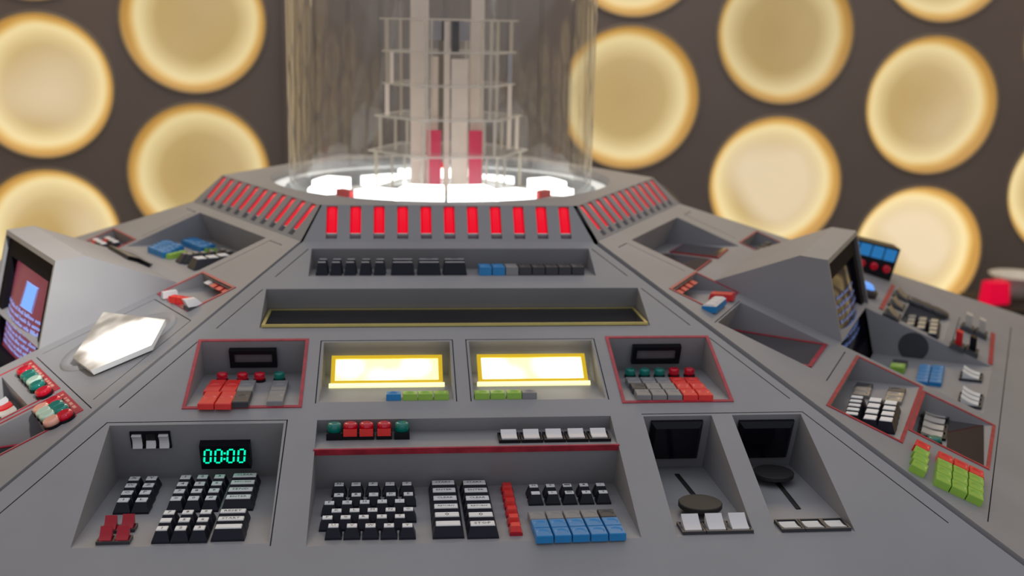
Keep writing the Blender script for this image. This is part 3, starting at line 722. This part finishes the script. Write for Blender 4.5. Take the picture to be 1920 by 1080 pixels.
# ------------------------------------------------------------------ monitors on the side panels
def monitor(F, deck, parent, lit):
    """sloped housing: rear base, ridge, top front, screen reaching down into the deck recess"""
    prof = [(.185, 0), (.295, .100), (.337, .112), (.412, 0)]
    U = .152
    A = [F.p(-U, -v, h) for v, h in prof]; B = [F.p(U, -v, h) for v, h in prof]
    mb = MB(); mb.face([A[0], A[3], A[2], A[1]]); mb.face([B[0], B[1], B[2], B[3]])
    mb.face([A[0], A[1], B[1], B[0]]); mb.face([A[1], A[2], B[2], B[1]])
    u0, u1 = deck[0][0], deck[1][0]; vb, hb = .459, -.071; vf = deck[2][1]
    SF = Frame(F.p(0, -.337, .112), F.X, F.p(0, -.337, .112)-F.p(0, -vb, hb)); Ls = (F.p(0, -.337, .112)-F.p(0, -vb, hb)).length
    # front rim around the screen (down to the panel) and its rebate
    i0, i1 = -U+.007, U-.007; cut = .134
    mb.face([SF.p(-U, 0), SF.p(-U, -cut), SF.p(i0, -cut), SF.p(i0, -.008)]); mb.face([SF.p(U, 0), SF.p(i1, -.008), SF.p(i1, -cut), SF.p(U, -cut)])
    mb.face([SF.p(-U, 0), SF.p(i0, -.008), SF.p(i1, -.008), SF.p(U, 0)])
    h = mb.build('monitor_housing', 'paint', console)
    # deck: sunk key shelf in front of the screen
    dk = MB()
    P = lambda u, v, hh: F.p(u, -v, hh)
    dk.face([P(u0, vf, 0), P(u1, vf, 0), P(u1, vb, hb), P(u0, vb, hb)])
    dk.face([P(u0, .412, 0), P(u0, vf, 0), P(u0, vb, hb)]); dk.face([P(u1, .412, 0), P(u1, vb, hb), P(u1, vf, 0)])
    dk.build('key_deck', 'paint', console)
    # bezel
    bz = MB(); x0, x1, y0, y1 = max(-U+.007, u0), min(U-.007, u1), -Ls, -.008
    x0 = -U+.007; x1 = U-.007
    bz.rectframe(x0, x1, y0, y1, .03, -.018, -.006)
    b = bz.build('monitor_bezel', 'crtblack', h, SF.m())
    # bulged tube
    nx, ny = 12, 10; sx0, sx1, sy0, sy1 = x0+.026, x1-.026, y0+.026, y1-.026; g = MB()
    zz = lambda a, c: -.017+.014*(1-(2*a-1)**2)*(1-(2*c-1)**2)**.6
    for i in range(nx):
        for j in range(ny):
            q = [(i, j), (i+1, j), (i+1, j+1), (i, j+1)]
            g.face([(sx0+(sx1-sx0)*a/nx, sy0+(sy1-sy0)*c/ny, zz(a/nx, c/ny)) for a, c in q], 0, True)
    s = g.build('screen', 'maroon' if lit else 'crtdark', h, SF.m(), label='curved monitor screen')
    return SF, (sx0, sx1, sy0, sy1, zz), s, h
SFL, (sx0, sx1, sy0, sy1, zz), scrL, hL = monitor(FL, deckL, PL, True)
SFR, geoR, scrR, hR = monitor(FR, deckR, PR, False)
# print on the left screen: a small picture over lines of text
def onscreen(parent, SF, geo, rects, m, name):
    x0, x1, y0, y1, zz = geo; mb = MB()
    for (a0, a1, b0, b1) in rects:
        n = max(1, int((a1-a0)/.06))
        for k in range(n):
            p, q = a0+(a1-a0)*k/n, a0+(a1-a0)*(k+1)/n
            mb.face([(x0+(x1-x0)*a, y0+(y1-y0)*b, zz(a, b)+.0012) for a, b in ((p, b0), (q, b0), (q, b1), (p, b1))])
    mb.build(name, m, parent, SF.m())
geoL = (sx0, sx1, sy0, sy1, zz)
rnd = random.Random(3)
def lines(yts, h, x0=.06, x1=.95):
    rc = []
    for y in yts:
        x = x0+rnd.random()*.03
        while x < x1-.04:
            n = rnd.randint(2, 7)
            for c in range(n):
                if x > x1: break
                hh = h*rnd.choice((.62, .62, .7, 1)); rc.append((x, x+.016, y, y+hh)); 
                if rnd.random() < .5: rc.append((x+.016, x+.021, y, y+h*.3))
                x += .0255
            x += .02
    return rc
onscreen(scrL, SFL, geoL, [(.52, .74, .60, .84)], 'crtpic', 'screen_picture')
onscreen(scrL, SFL, geoL, [(.50, .76, .838, .848), (.50, .76, .592, .602), (.50, .505, .60, .84), (.755, .76, .60, .84)], 'crtblue', 'screen_picture_border')
onscreen(scrL, SFL, geoL, lines([.53-.062*i for i in range(8)], .040), 'crtblue', 'screen_text')
onscreen(scrR, SFR, geoR, lines([.72-.085*i for i in range(7)], .04, .12, .75), 'crtdim', 'screen_text')

# ------------------------------------------------------------------ left panel controls
f = L1.floor
zl = lambda x, y: (150+x/4.683, 390+y/4.683)
tiles(f, zl(665, 345), zl(735, 372), zl(770, 295), 2, 4, 'blue', .010, PL)
tiles(f, zl(955, 285), zl(1075, 330), zl(1000, 270), 3, 2, 'blue', .010, PL)
tiles(f, zl(800, 402), zl(900, 378), zl(830, 385), 3, 1, 'green', .008, PL)
tiles(f, zl(1110, 355), zl(1185, 355), zl(1120, 340), 3, 1, 'green', .008, PL)
for q in ((1045, 440), (1150, 430), (1245, 415)): key(f, *f.at(*zl(*q), .017), .030, .030, .017, body='dgrey', cap='keycap', parent=PL, cw=.55, cd=.55)
for q in ((915, 400), (955, 405), (1010, 395), (1075, 392), (1150, 380), (1250, 365), (1300, 380)): key(f, *f.at(*zl(*q), .015), .021, .024, .015, body='dgrey', cap='silver', parent=PL, cw=.5, cd=.3)
border(FL, L2, PL, .004); f = L2.floor; wl = L2.wall
for i in range(4):
    rocker(wl, L2.u0+.030+i*.0235+.010, -.010, .0225, .017, 'white' if i == 0 else 'red', 'dgrey', tilt=.5, bt=.003, ch=.005)
tiles(f, zl(830, 770), zl(960, 790), zl(850, 755), 3, 1, 'brightred', .010, PL)
a = f.at(*zl(785, 750), .006); MB().frus(0, 0, 0, .010, .024, .008, .022, .010).build('white_key', 'white', PL, f.m(*a))
a = f.at(*zl(985, 850), .006); lv = MB().frus(0, 0, 0, .020, .022, .018, .020, .005).build('lever_base', 'dgrey', console, f.m(*a))
MB().frus(0, .004, .004, .016, .024, .012, .018, .012, sy=-.008).build('lever', 'white', lv, f.m(*a))
border(FL, L2F, PL, .003); f = L2F.floor
for i in range(3):
    for j in range(2): key(f, L2F.u0+.035+i*.022, .025+j*.022, .021, .020, .014, body='red' if i == 0 else 'keybody', cap='keycap', parent=PL)
# hatch lying on the monitor roof slope
RF_ = Frame(FL.p(0, -.185, 0), FL.X, FL.p(0, -.185, 0)-FL.p(0, -.295, .100))
h0 = Vector(RF_.at(203, 463, .003)); h1 = Vector(RF_.at(293, 495, .003))
q0, q1, q2 = [Vector(RF_.at(*p, .003)) for p in ((203, 463), (240, 484), (293, 496))]
MB().prism([(q0.x, q0.y), (q1.x, q1.y), (q2.x, q2.y), (q2.x+.004, q2.y+.012), (q1.x+.03, q1.y+.028), (q0.x+.012, q0.y+.010)], 0, .007, 0, 1).build('hatch_plate', ['black', 'steel'], hL, RF_.m(), label='thin dark plate on the monitor roof')
# glowing plate in an oval dish
oc = Vector(FL.at(221, 640)); oa = Vector(FL.at(325, 597)); ob = Vector(FL.at(120, 688)); dv = oa-ob; oang = math.atan2(dv.y, dv.x); la = dv.length/2; oc = (oa+ob)/2; lb = .052
def oval(a, b, n=48): return [(a*math.cos(2*PI*k/n), b*math.sin(2*PI*k/n)) for k in range(n)]
mb = MB(); o1, o2, o3 = oval(la*1.06, lb*1.12), oval(la*1.02, lb*1.05), oval(la*.90, lb*.86)
n = 48
for i in range(n):
    j = (i+1) % n
    mb.face([(*o1[i], .0003), (*o1[j], .0003), (*o2[j], .006), (*o2[i], .006)], 0, True)
    mb.face([(*o2[i], .006), (*o2[j], .006), (*o3[j], .0006), (*o3[i], .0006)], 0, True)
mb.face([(*p, .0006) for p in o3])
ovd = mb.build('oval_dish', 'paint', console, FL.m(oc.x, oc.y, 0, oang))
pts = [FL.at(px, py, hh) for px, py, hh in ((194, 585, .02), (310, 599, .02), (284, 647, .012), (170, 695, .012), (136, 670, .014))]
cxy = (sum(p[0] for p in pts)/5, sum(p[1] for p in pts)/5)
pp = [(p[0]-cxy[0], p[1]-cxy[1]) for p in pts]
hs = [.02, .02, .012, .012, .014]
mb = MB(); T_ = [(p[0], p[1], h) for p, h in zip(pp, hs)]; B_ = [(p[0]*.97, p[1]*.97, h-.008) for p, h in zip(pp, hs)]
if sum(pp[i][0]*pp[(i+1) % 5][1]-pp[(i+1) % 5][0]*pp[i][1] for i in range(5)) < 0: T_.reverse(); B_.reverse()
mb.face(T_); mb.face(B_[::-1], 1)
for i in range(5): j = (i+1) % 5; mb.face([B_[i], B_[j], T_[j], T_[i]], 1)
gm = glow('glowing_plate', [(.02, .005, .07, 1.1), (-.03, -.01, .06, .9), (.05, .03, .05, .8), (0, .03, .045, .5)], (.30, .25, .20, 1), (1, .99, .94, 1), .2, 2.6, noise=20)
gm.node_tree.nodes['Principled BSDF'].inputs['Base Color'].default_value = (.26, .23, .19, 1)
MB().lathe([(.02, .0005), (.016, .012)], 16).build('plate_foot', 'frost', ovd, FL.m(*cxy))
mb.build('glowing_plate', [gm, 'frost'], console, FL.m(*cxy), label='bright white glowing five-sided plate')
# lower button groups
zz6 = lambda x, y: (x/5.4, 660+y/5.4)
def bar(F, a, b, wd, m, name, z=.0012, off=0):
    A = Vector(F.at(*a)); B = Vector(F.at(*b)); d = B-A; c = (A+B)/2
    return MB().box(-d.length/2, d.length/2, -wd/2, wd/2, 0, z).build(name, m, console, F.m(c.x, c.y, 0, math.atan2(d.y, d.x))), d.length
for a, b in (((285, 100), (575, 390)), ((605, 415), (805, 612))):
    o, Lb = bar(FL, zz6(*a), zz6(*b), .011, 'trim', 'lettered_strip')
    mb = MB(); x = -Lb/2+.012
    while x < Lb/2-.016:
        wv = rnd.choice((.004, .007, .010)); mb.box(x, x+wv, -.002, .002, .0012, .0015); x += wv+rnd.choice((.004, .005, .012))
    mb.build('strip_marks', 'peach', o, WM[o])
for (x, y, m) in ((230, 150, 'redlens'), (268, 195, 'teal'), (300, 228, 'teal'), (330, 255, 'pale'), (358, 300, 'teal'), (420, 362, 'redlens'),
                  (520, 465, 'redlens'), (545, 510, 'teal'), (590, 545, 'teal'), (632, 600, 'redlens'),
                  (400, 535, 'peach'), (430, 570, 'pale'), (465, 605, 'pale'), (505, 660, 'peach')):
    lamp(FL, *FL.at(*zz6(x, y), .012), m, r=.0110, h=.0105)
for p in (L3, L4):
    t = .0025; MB().rectframe(p.u0-t-.006, p.u1+t+.004, -p.v1-t, -p.v0+.036, t, 0, .001).build('border_tape', 'trim', console, FL.m())
f = L3.floor; wl = L3.wall
for i in range(5): rocker(f, L3.u0+.03+.024*i, L3.len*.72, .023, .03, ('white', 'red', 'cream', 'cream', 'red')[i], 'black', tilt=.25)
f = L4.floor
g = MB().rectframe(L4.u0+.004, L4.u1-.004, .006, L4.len-.012, .005, .001, .004).build('display_frame', 'trim', console, f.m())
MB().box(L4.u0+.008, L4.u1-.008, .01, L4.len-.016, .001, .0032).build('display_glass', 'glassblack', g, f.m())

# ------------------------------------------------------------------ right panel controls
zr = lambda x, y: (1140+x/4.91, 380+y/4.91)
f = R1.floor
for quad in ([zr(565, 447), zr(690, 378), zr(1108, 422), zr(1015, 502)], [zr(480, 472), zr(540, 466), zr(960, 520), zr(810, 630), zr(640, 545)]):
    q = [f.at(*p, .003) for p in quad]; c = (sum(p[0] for p in q)/len(q), sum(p[1] for p in q)/len(q))
    if sum(q[i][0]*q[(i+1) % len(q)][1]-q[(i+1) % len(q)][0]*q[i][1] for i in range(len(q))) < 0: q.reverse()
    b = MB().prism(q, .0005, .003).build('mirror_plate', 'trim', console, f.m())
    MB().prism([(c[0]+(p[0]-c[0])*.94, c[1]+(p[1]-c[1])*.94) for p in q], .003, .0036).build('mirror', 'smoke', b, f.m())
border(FR, R2, PR, .004); f = R2.floor; wl = R2.wall
for i in range(4): rocker(wl, R2.u0+.022+i*.026, -.012, .025, .02, 'red', 'dgrey', tilt=.45, bt=.003, ch=.006)
a = f.at(*zr(1050, 838), .008); MB().frus(0, 0, 0, .026, .040, .022, .034, .009).build('red_button', 'red', PR, f.m(*a, 0, .1))
a = Vector(f.at(*zr(965, 915), .012))
for i in range(3):
    mb = MB().box(-.0105, .0105, -.011, .011, 0, .010, 0).frus(0, 0, .010, .021, .022, .018, .012, .003, 1); mb.build('blue_white_key', ['blue', 'white'], PR, f.m(a.x-.012+i*.021, a.y, 0))
border(FR, R2F, PR, .003); f = R2F.floor
for i in range(3): key(f, R2F.u0+.03+.03*i, .035, .025, .025, .014, cap='dgrey', parent=PR)
f = R3.floor
g = MB().rectframe(R3.u0+.003, R3.u1-.003, .004, R3.len-.004, .006, .0005, .003).build('display_frame', 'trim', console, f.m())
MB().box(R3.u0+.008, R3.u1-.008, .009, R3.len-.009, .0005, .0022).build('display_glass', 'smoke', g, f.m())
# pocket A: key columns
zA = lambda x, y: (1540+x/3.178, 640+y/3.178)
border(FR, RA, PR, .005); f = RA.floor
for (a, b, n) in (((218, 335), (188, 432), 5), ((328, 352), (298, 455), 4), ((420, 368), (393, 467), 4)):
    A = Vector(f.at(*zA(*a), .016)); B = Vector(f.at(*zA(*b), .016))
    for i in range(n):
        p = A.lerp(B, i/(n-1)); key(f, p.x, p.y, max(.014, (A-B).length/(n-1)*.97), .024, .016, parent=PR, cw=.55, cd=.72)
for (a, b) in (((255, 262), (240, 310)), ((450, 290), (430, 345))):
    A = Vector(f.at(*zA(*a), .005)); B = Vector(f.at(*zA(*b), .005))
    for i in range(3):
        p = A.lerp(B, i/2); tile(f, p.x, p.y, max(.016, (A-B).length/2), .026, .006, 'steel' if i else 'dgrey', PR)
# pocket B: rockers and mirror
border(FR, RBk, PR, .005); f = RBk.floor
A = Vector(f.at(*zA(682, 432), .005)); B = Vector(f.at(*zA(660, 545), .005))
for i in range(4):
    p = A.lerp(B, i/3); rocker(f, p.x, p.y, (A-B).length/3, .040, 'cream', 'black', tilt=.1, ch=.004)
lamp(f, *f.at(*zA(673, 585), .006), 'teal', r=.010, h=.010)
q = [f.at(*zA(*p), .002) for p in ((760, 470), (968, 500), (968, 745), (745, 640))]
if sum(q[i][0]*q[(i+1) % 4][1]-q[(i+1) % 4][0]*q[i][1] for i in range(4)) < 0: q.reverse()
MB().prism(q, .0004, .002).build('mirror', 'mirror', console, f.m(), label='small mirror in a red bordered recess')
# green keys with red ends
def keycol(F, a, b, c, d, n=4, h=.010):
    """column of dished keys between two pixel edges: top left, top right, bottom left, bottom right"""
    P = [Vector(F.at(*p, h)) for p in (a, b, c, d)]
    for j in range(n):
        t = (j+.5)/n; p = (P[0].lerp(P[2], t)+P[1].lerp(P[3], t))/2
        ex = (P[1]-P[0]); L = ((P[2]+P[3]-P[0]-P[1])/2).length/n
        tile(F, p.x, p.y, ex.length, L, h, 'brightred' if j == 0 else 'green', PR, math.atan2(ex.y, ex.x))
keycol(FR, zA(563, 575), zA(655, 622), zA(545, 735), zA(630, 780))
x0_, x1_ = Vector((700, 648)), Vector((975, 775)); y0_, y1_ = Vector((680, 815)), Vector((970, 950))
for k in range(3):
    keycol(FR, zA(*x0_.lerp(x1_, k/3)), zA(*x0_.lerp(x1_, (k+1)/3)), zA(*y0_.lerp(y1_, k/3)), zA(*y0_.lerp(y1_, (k+1)/3)))
# deck in front of the right monitor
DF = Frame(FR.p(0, -.645), FR.X, FR.p(0, -.459, -.071)-FR.p(0, -.645))
a = DF.at(*zA(458, 148), .006)
tile(DF, a[0]+.022, a[1], .030, .026, .008, 'dgrey', PR); tile(DF, a[0]-.008, a[1], .030, .026, .010, 'green', PR)
A = Vector(DF.at(*zA(620, 150), .006)); B = Vector(DF.at(*zA(600, 232), .006)); C_ = Vector(DF.at(*zA(697, 155), .006))
for i in range(2):
    for j in range(5):
        p = A.lerp(B, j/4)+(C_-A)*i; tile(DF, p.x, p.y, (A-B).length/4, (C_-A).length, .007, 'blue', PR)
for (x, y, n) in ((893, 205, 2), (888, 345, 3)):
    a = DF.at(*zA(x, y), .004)
    for k in range(n): rocker(DF, a[0]-(k-(n-1)/2)*.024, a[1], .0235, .036, 'frost', 'dgrey', tilt=.30, ch=.006)
# far group beyond the deck
z5 = lambda x, y: (1560+x/3, 420+y/3)
for a, b in (((345, 345), (275, 480)), ((905, 615), (890, 790))): bar(FR, z5(*a), z5(*b), .008, 'trim', 'border_tape')
for (x, y) in ((395, 395), (370, 445), (345, 500)):
    a = FR.at(*z5(x, y), .006); rocker(FR, a[0], a[1], .050, .030, 'steel', 'dgrey', tilt=.3, ch=.006)
f = RF.floor
for (a, b, n) in (((455, 520), (445, 560), 3), ((515, 535), (505, 580), 3), ((580, 545), (570, 610), 4)):
    A = Vector(f.at(*z5(*a), .012)); B = Vector(f.at(*z5(*b), .012))
    for i in range(n):
        p = A.lerp(B, i/(n-1)); key(f, p.x, p.y, max(.016, (A-B).length/(n-1)*.96), .020, .012, parent=PR, cap='silver', cd=.7)
for (x, y) in ((480, 440), (540, 465), (600, 490)): a = FR.at(*z5(x, y), .004); MB().lathe([(.022, 0), (.020, .006), (.012, .007)], 18).build('round_knob', 'dgrey', console, FR.m(*a))
for (x, y, m) in ((765, 580, 'cream'), (840, 610, 'cream'), (710, 680, 'red'), (788, 710, 'black')):
    a = FR.at(*z5(x, y), .006)
    b = MB().frus(0, 0, 0, .040, .026, .036, .022, .008).build('toggle_switch', 'dgrey', console, FR.m(*a))
    MB().frus(0, 0, .008, .014, .012, .020, .012, .022, sy=.008).build('toggle_lever', m, b, FR.m(*a))
a = FR.at(*z5(185, 360), .01); b = MB().lathe([(.026, 0), (.026, .010), (.02, .014)], 20).build('round_button', 'dgrey', console, FR.m(*a))
MB().lathe([(.019, .013), (.012, .020), (.002, .022)], 20).build('lens', 'crtpic', b, FR.m(*a))
# upright read-out box beside the monitor
a = Vector(FR.at(1607, 520)); b_ = Vector(FR.at(1673, 528))
BFc = Frame(FR.p(.36, -.372), FR.X*.55-FR.Y*1.0, FR.Z*1.0+FR.Y*.2)
b = MB().box(-.055, .055, -.01, .062, -.045, 0).build('readout_box', 'black', console, BFc.m(), label='upright black box with blue screens')
for i in range(4):
    MB().box(-.051+.026*i, -.051+.026*i+.023, .034, .058, 0, .0015).build('readout_screen', 'bluelit', b, BFc.m())
    MB().lathe([(.008, 0), (.008, .008), (.005, .010)], 12, x=-.040+.026*i, y=.018).build('readout_button', 'redlens', b, BFc.m())
# dial print on the far wall of the deck
DW_ = Frame(FR.p(.1118, -.50, 0), FR.Y, FR.Z)
MB().lathe([(.026, 0), (.026, .002), (.02, .003)], 28).build('dial', 'seam', console, Frame(FR.p(.1115, -.515, -.028), FR.Y, FR.Z).m(0, 0, 0))

# ------------------------------------------------------------------ clear column with the lit tower
colm = empty('glass_column', (0, 0, ZC-.05), 'clear acrylic cylinder around a stepped tower, standing on the console', 'column')
RC = .2915
n = 96; H0, H1 = ZC-.018, ZC+.75
mb = MB(); mb.lathe([(RC, H0), (RC, H1)], n, cap0=False, cap1=False); mb.lathe([(RC-.007, H1), (RC-.007, H0)], n, cap0=False, cap1=False)
mb.lathe([(RC, H1), (RC-.007, H1)], n, cap0=False, cap1=False)
mb.build('tube', 'tube', colm, label='clear acrylic tube')
# light ring in the foot: white lit segments with dark spacers
for k in range(18):
    a0 = 2*PI*k/18+.018; a1 = 2*PI*(k+1)/18-.018; mb = MB(); N_ = 5
    ZS = ZC+(.012 if math.cos(2*PI*(k+.5)/18) > .45 else -.016)-(.030 if k in (2, 15, 6, 11) else .010 if k % 3 == 1 else 0)
    P = lambda r, a, z: (r*math.sin(a), -r*math.cos(a), z)
    for i in range(N_):
        b0, b1 = a0+(a1-a0)*i/N_, a0+(a1-a0)*(i+1)/N_
        r0, r1, za, zb = .205, .258, ZC-.046, ZS
        mb.face([P(r1, b0, za), P(r1, b1, za), P(r1, b1, zb), P(r1, b0, zb)], 0); mb.face([P(r0, b0, za), P(r0, b0, zb), P(r0, b1, zb), P(r0, b1, za)], 0)
        mb.face([P(r0, b0, zb), P(r1, b0, zb), P(r1, b1, zb), P(r0, b1, zb)], 0)
    for b0, fl_ in ((a0, 1), (a1, 0)):
        q = [P(.205, b0, ZC-.046), P(.258, b0, ZC-.046), P(.258, b0, ZS), P(.205, b0, ZS)]; mb.face(q if fl_ else q[::-1])
    mb.build('light_segment', 'frost' if k in (2, 15, 6, 11) else 'whitelight', colm)
for a in (math.radians(50), math.radians(-50), PI):
    MB().box(-.02, .02, -.008, .008, 0, .012).build('red_marker', 'red', colm, Matrix.Translation((.232*math.sin(a), -.232*math.cos(a), ZC-.018+(.0 if a != PI else .006))) @ Matrix.Rotation(a, 4, 'Z'))
# tower: positions measured across the axis plane
TX = .014
TF = Frame((TX, 0, ZC), (1, 0, 0), (0, 0, 1))      # x across, y up
shelves = [(37, 716, 981), (97, 716, 972), (157, 715, 968), (217, 700, 981), (281, 688, 992), (352, 690, 985)]
SH = []
for (py, xa, xb) in shelves:
    z = TF.at(846, py)[1]; r = (TF.at(xb, py)[0]-TF.at(xa, py)[0])/2; SH.append((z, r))
    mb = MB(); hx = [(r*math.cos(2*PI*k/6+.12), r*math.sin(2*PI*k/6+.12)) for k in range(6)]; hi = [(p[0]*.94, p[1]*.94) for p in hx]; t = .0032
    mb.face([(*p, t/2) for p in hi], 1); mb.face([(*p, -t/2) for p in hi[::-1]], 1)
    for i in range(6):
        j = (i+1) % 6
        mb.face([(*hx[i], -t/2), (*hx[j], -t/2), (*hx[j], t/2), (*hx[i], t/2)], 0)
        mb.face([(*hx[i], t/2), (*hx[j], t/2), (*hi[j], t/2), (*hi[i], t/2)], 0)
        mb.face([(*hi[i], -t/2), (*hi[j], -t/2), (*hx[j], -t/2), (*hx[i], -t/2)], 0)
    mb.build('shelf', ['edge', 'clear'], colm, Matrix.Translation((TX, 0, ZC+z)))
for (za, ra), (zb, rb) in zip(SH, SH[1:]):
    rr = min(ra, rb)
    for k in range(6):
        a = 2*PI*k/6+.12
        for q, wv in ((.92, .0065), (.72, .004)):
            MB().box(-wv/2, wv/2, -.002, .002, 0, za-zb-.003).build('upright', 'edge', colm, Matrix.Translation((TX+rr*q*math.cos(a), rr*q*math.sin(a), ZC+zb+.0016)) @ Matrix.Rotation(a+PI/2+.5, 4, 'Z'))
def slab(xa, xb, ya, yb, yd, m, name, th=.006):
    """flat upright strip of the tower, yd metres behind the axis"""
    yd -= .055
    G = Frame((TX, yd, ZC), (1, 0, 0), (0, 0, 1)); a = G.at(xa, yb); b = G.at(xb, ya)
    MB().box(a[0], b[0], max(a[1], -.048), b[1], -th/2, th/2).build(name, m, colm, G.m())
slab(770, 805, -320, 372, .010, 'tower', 'tower_strip'); slab(880, 913, -320, 372, .012, 'tower', 'tower_strip')
slab(806, 822, 106, 372, .022, 'tower', 'tower_plate'); slab(845, 878, 111, 372, -.004, 'tower', 'tower_plate'); slab(831, 844, 40, 372, .0, 'tower', 'tower_rod')
slab(821, 832, 75, 250, .03, 'towershade', 'tower_plate'); slab(803, 828, 40, 75, .02, 'bluegrey', 'grey_panel'); slab(861, 881, 41, 76, .02, 'bluegrey', 'grey_panel')
slab(847, 861, 40, 98, -.01, 'dark', 'dark_panel'); slab(828, 833, 40, 76, .0, 'dark', 'dark_panel')
slab(801, 827, 244, 372, -.012, 'crimson', 'red_panel'); slab(878, 904, 245, 372, -.012, 'crimson', 'red_panel')
slab(731, 738, 98, 156, 0, 'tower', 'tower_rod', .003); slab(722, 730, 158, 216, 0, 'tower', 'tower_rod', .003); slab(952, 960, 100, 156, 0, 'bluegrey', 'tower_rod', .003); slab(950, 960, 158, 280, 0, 'tower', 'tower_rod', .003); slab(966, 973, 220, 280, 0, 'tower', 'tower_rod', .003)
MB().lathe([(.19, ZC-.0495), (.19, ZC-.042), (.18, ZC-.040)], 48, x=0).build('base_disc', 'grey', colm)

# ------------------------------------------------------------------ things standing by the back wall
def wp(px, py, Y):
    d = cf+CR*((px-960)/FPX)-CU*((py-540)/FPX); return CAM+d*((Y-CAM.y)/d.y)
Yb = 1.9
p = wp(1905, 565, Yb)
st = empty('plinth', (p.x+.12, Yb, 0), 'dark plinth by the back wall behind the console', 'plinth')
MB().box(-.26, .26, -.15, .15, 0, p.z-.03).build('plinth_body', 'dark', st, Matrix.Translation((p.x+.12, Yb, 0)))
MB().box(-.27, .27, -.16, .16, p.z-.03, p.z).build('plinth_top', 'dark', st, Matrix.Translation((p.x+.12, Yb, 0)))
q = wp(1864, 562, Yb-.05)
lp = empty('red_lamp_box', (q.x, Yb-.05, p.z), 'small glowing red box standing on the dark plinth', 'lamp')
mw = Matrix.Translation((q.x, Yb-.05, p.z)) @ Matrix.Rotation(.25, 4, 'Z')
MB().frus(0, 0, .006, .095, .06, .085, .05, .085).build('lit_box', 'redobj', lp, mw); MB().box(-.052, .052, -.035, .035, 0, .006).build('foot', 'dark', lp, mw)
q = wp(1905, 530, Yb+.08)
dm = empty('white_bowl', (q.x, Yb+.08, p.z), 'pale shallow bowl behind the glowing red box', 'bowl')
MB().lathe([(.04, 0), (.05, .04), (.10, .085), (.105, .09), (.095, .088), (.045, .045)], 28, cap1=True).build('bowl_body', 'frost', dm, Matrix.Translation((q.x, Yb+.08, p.z)))
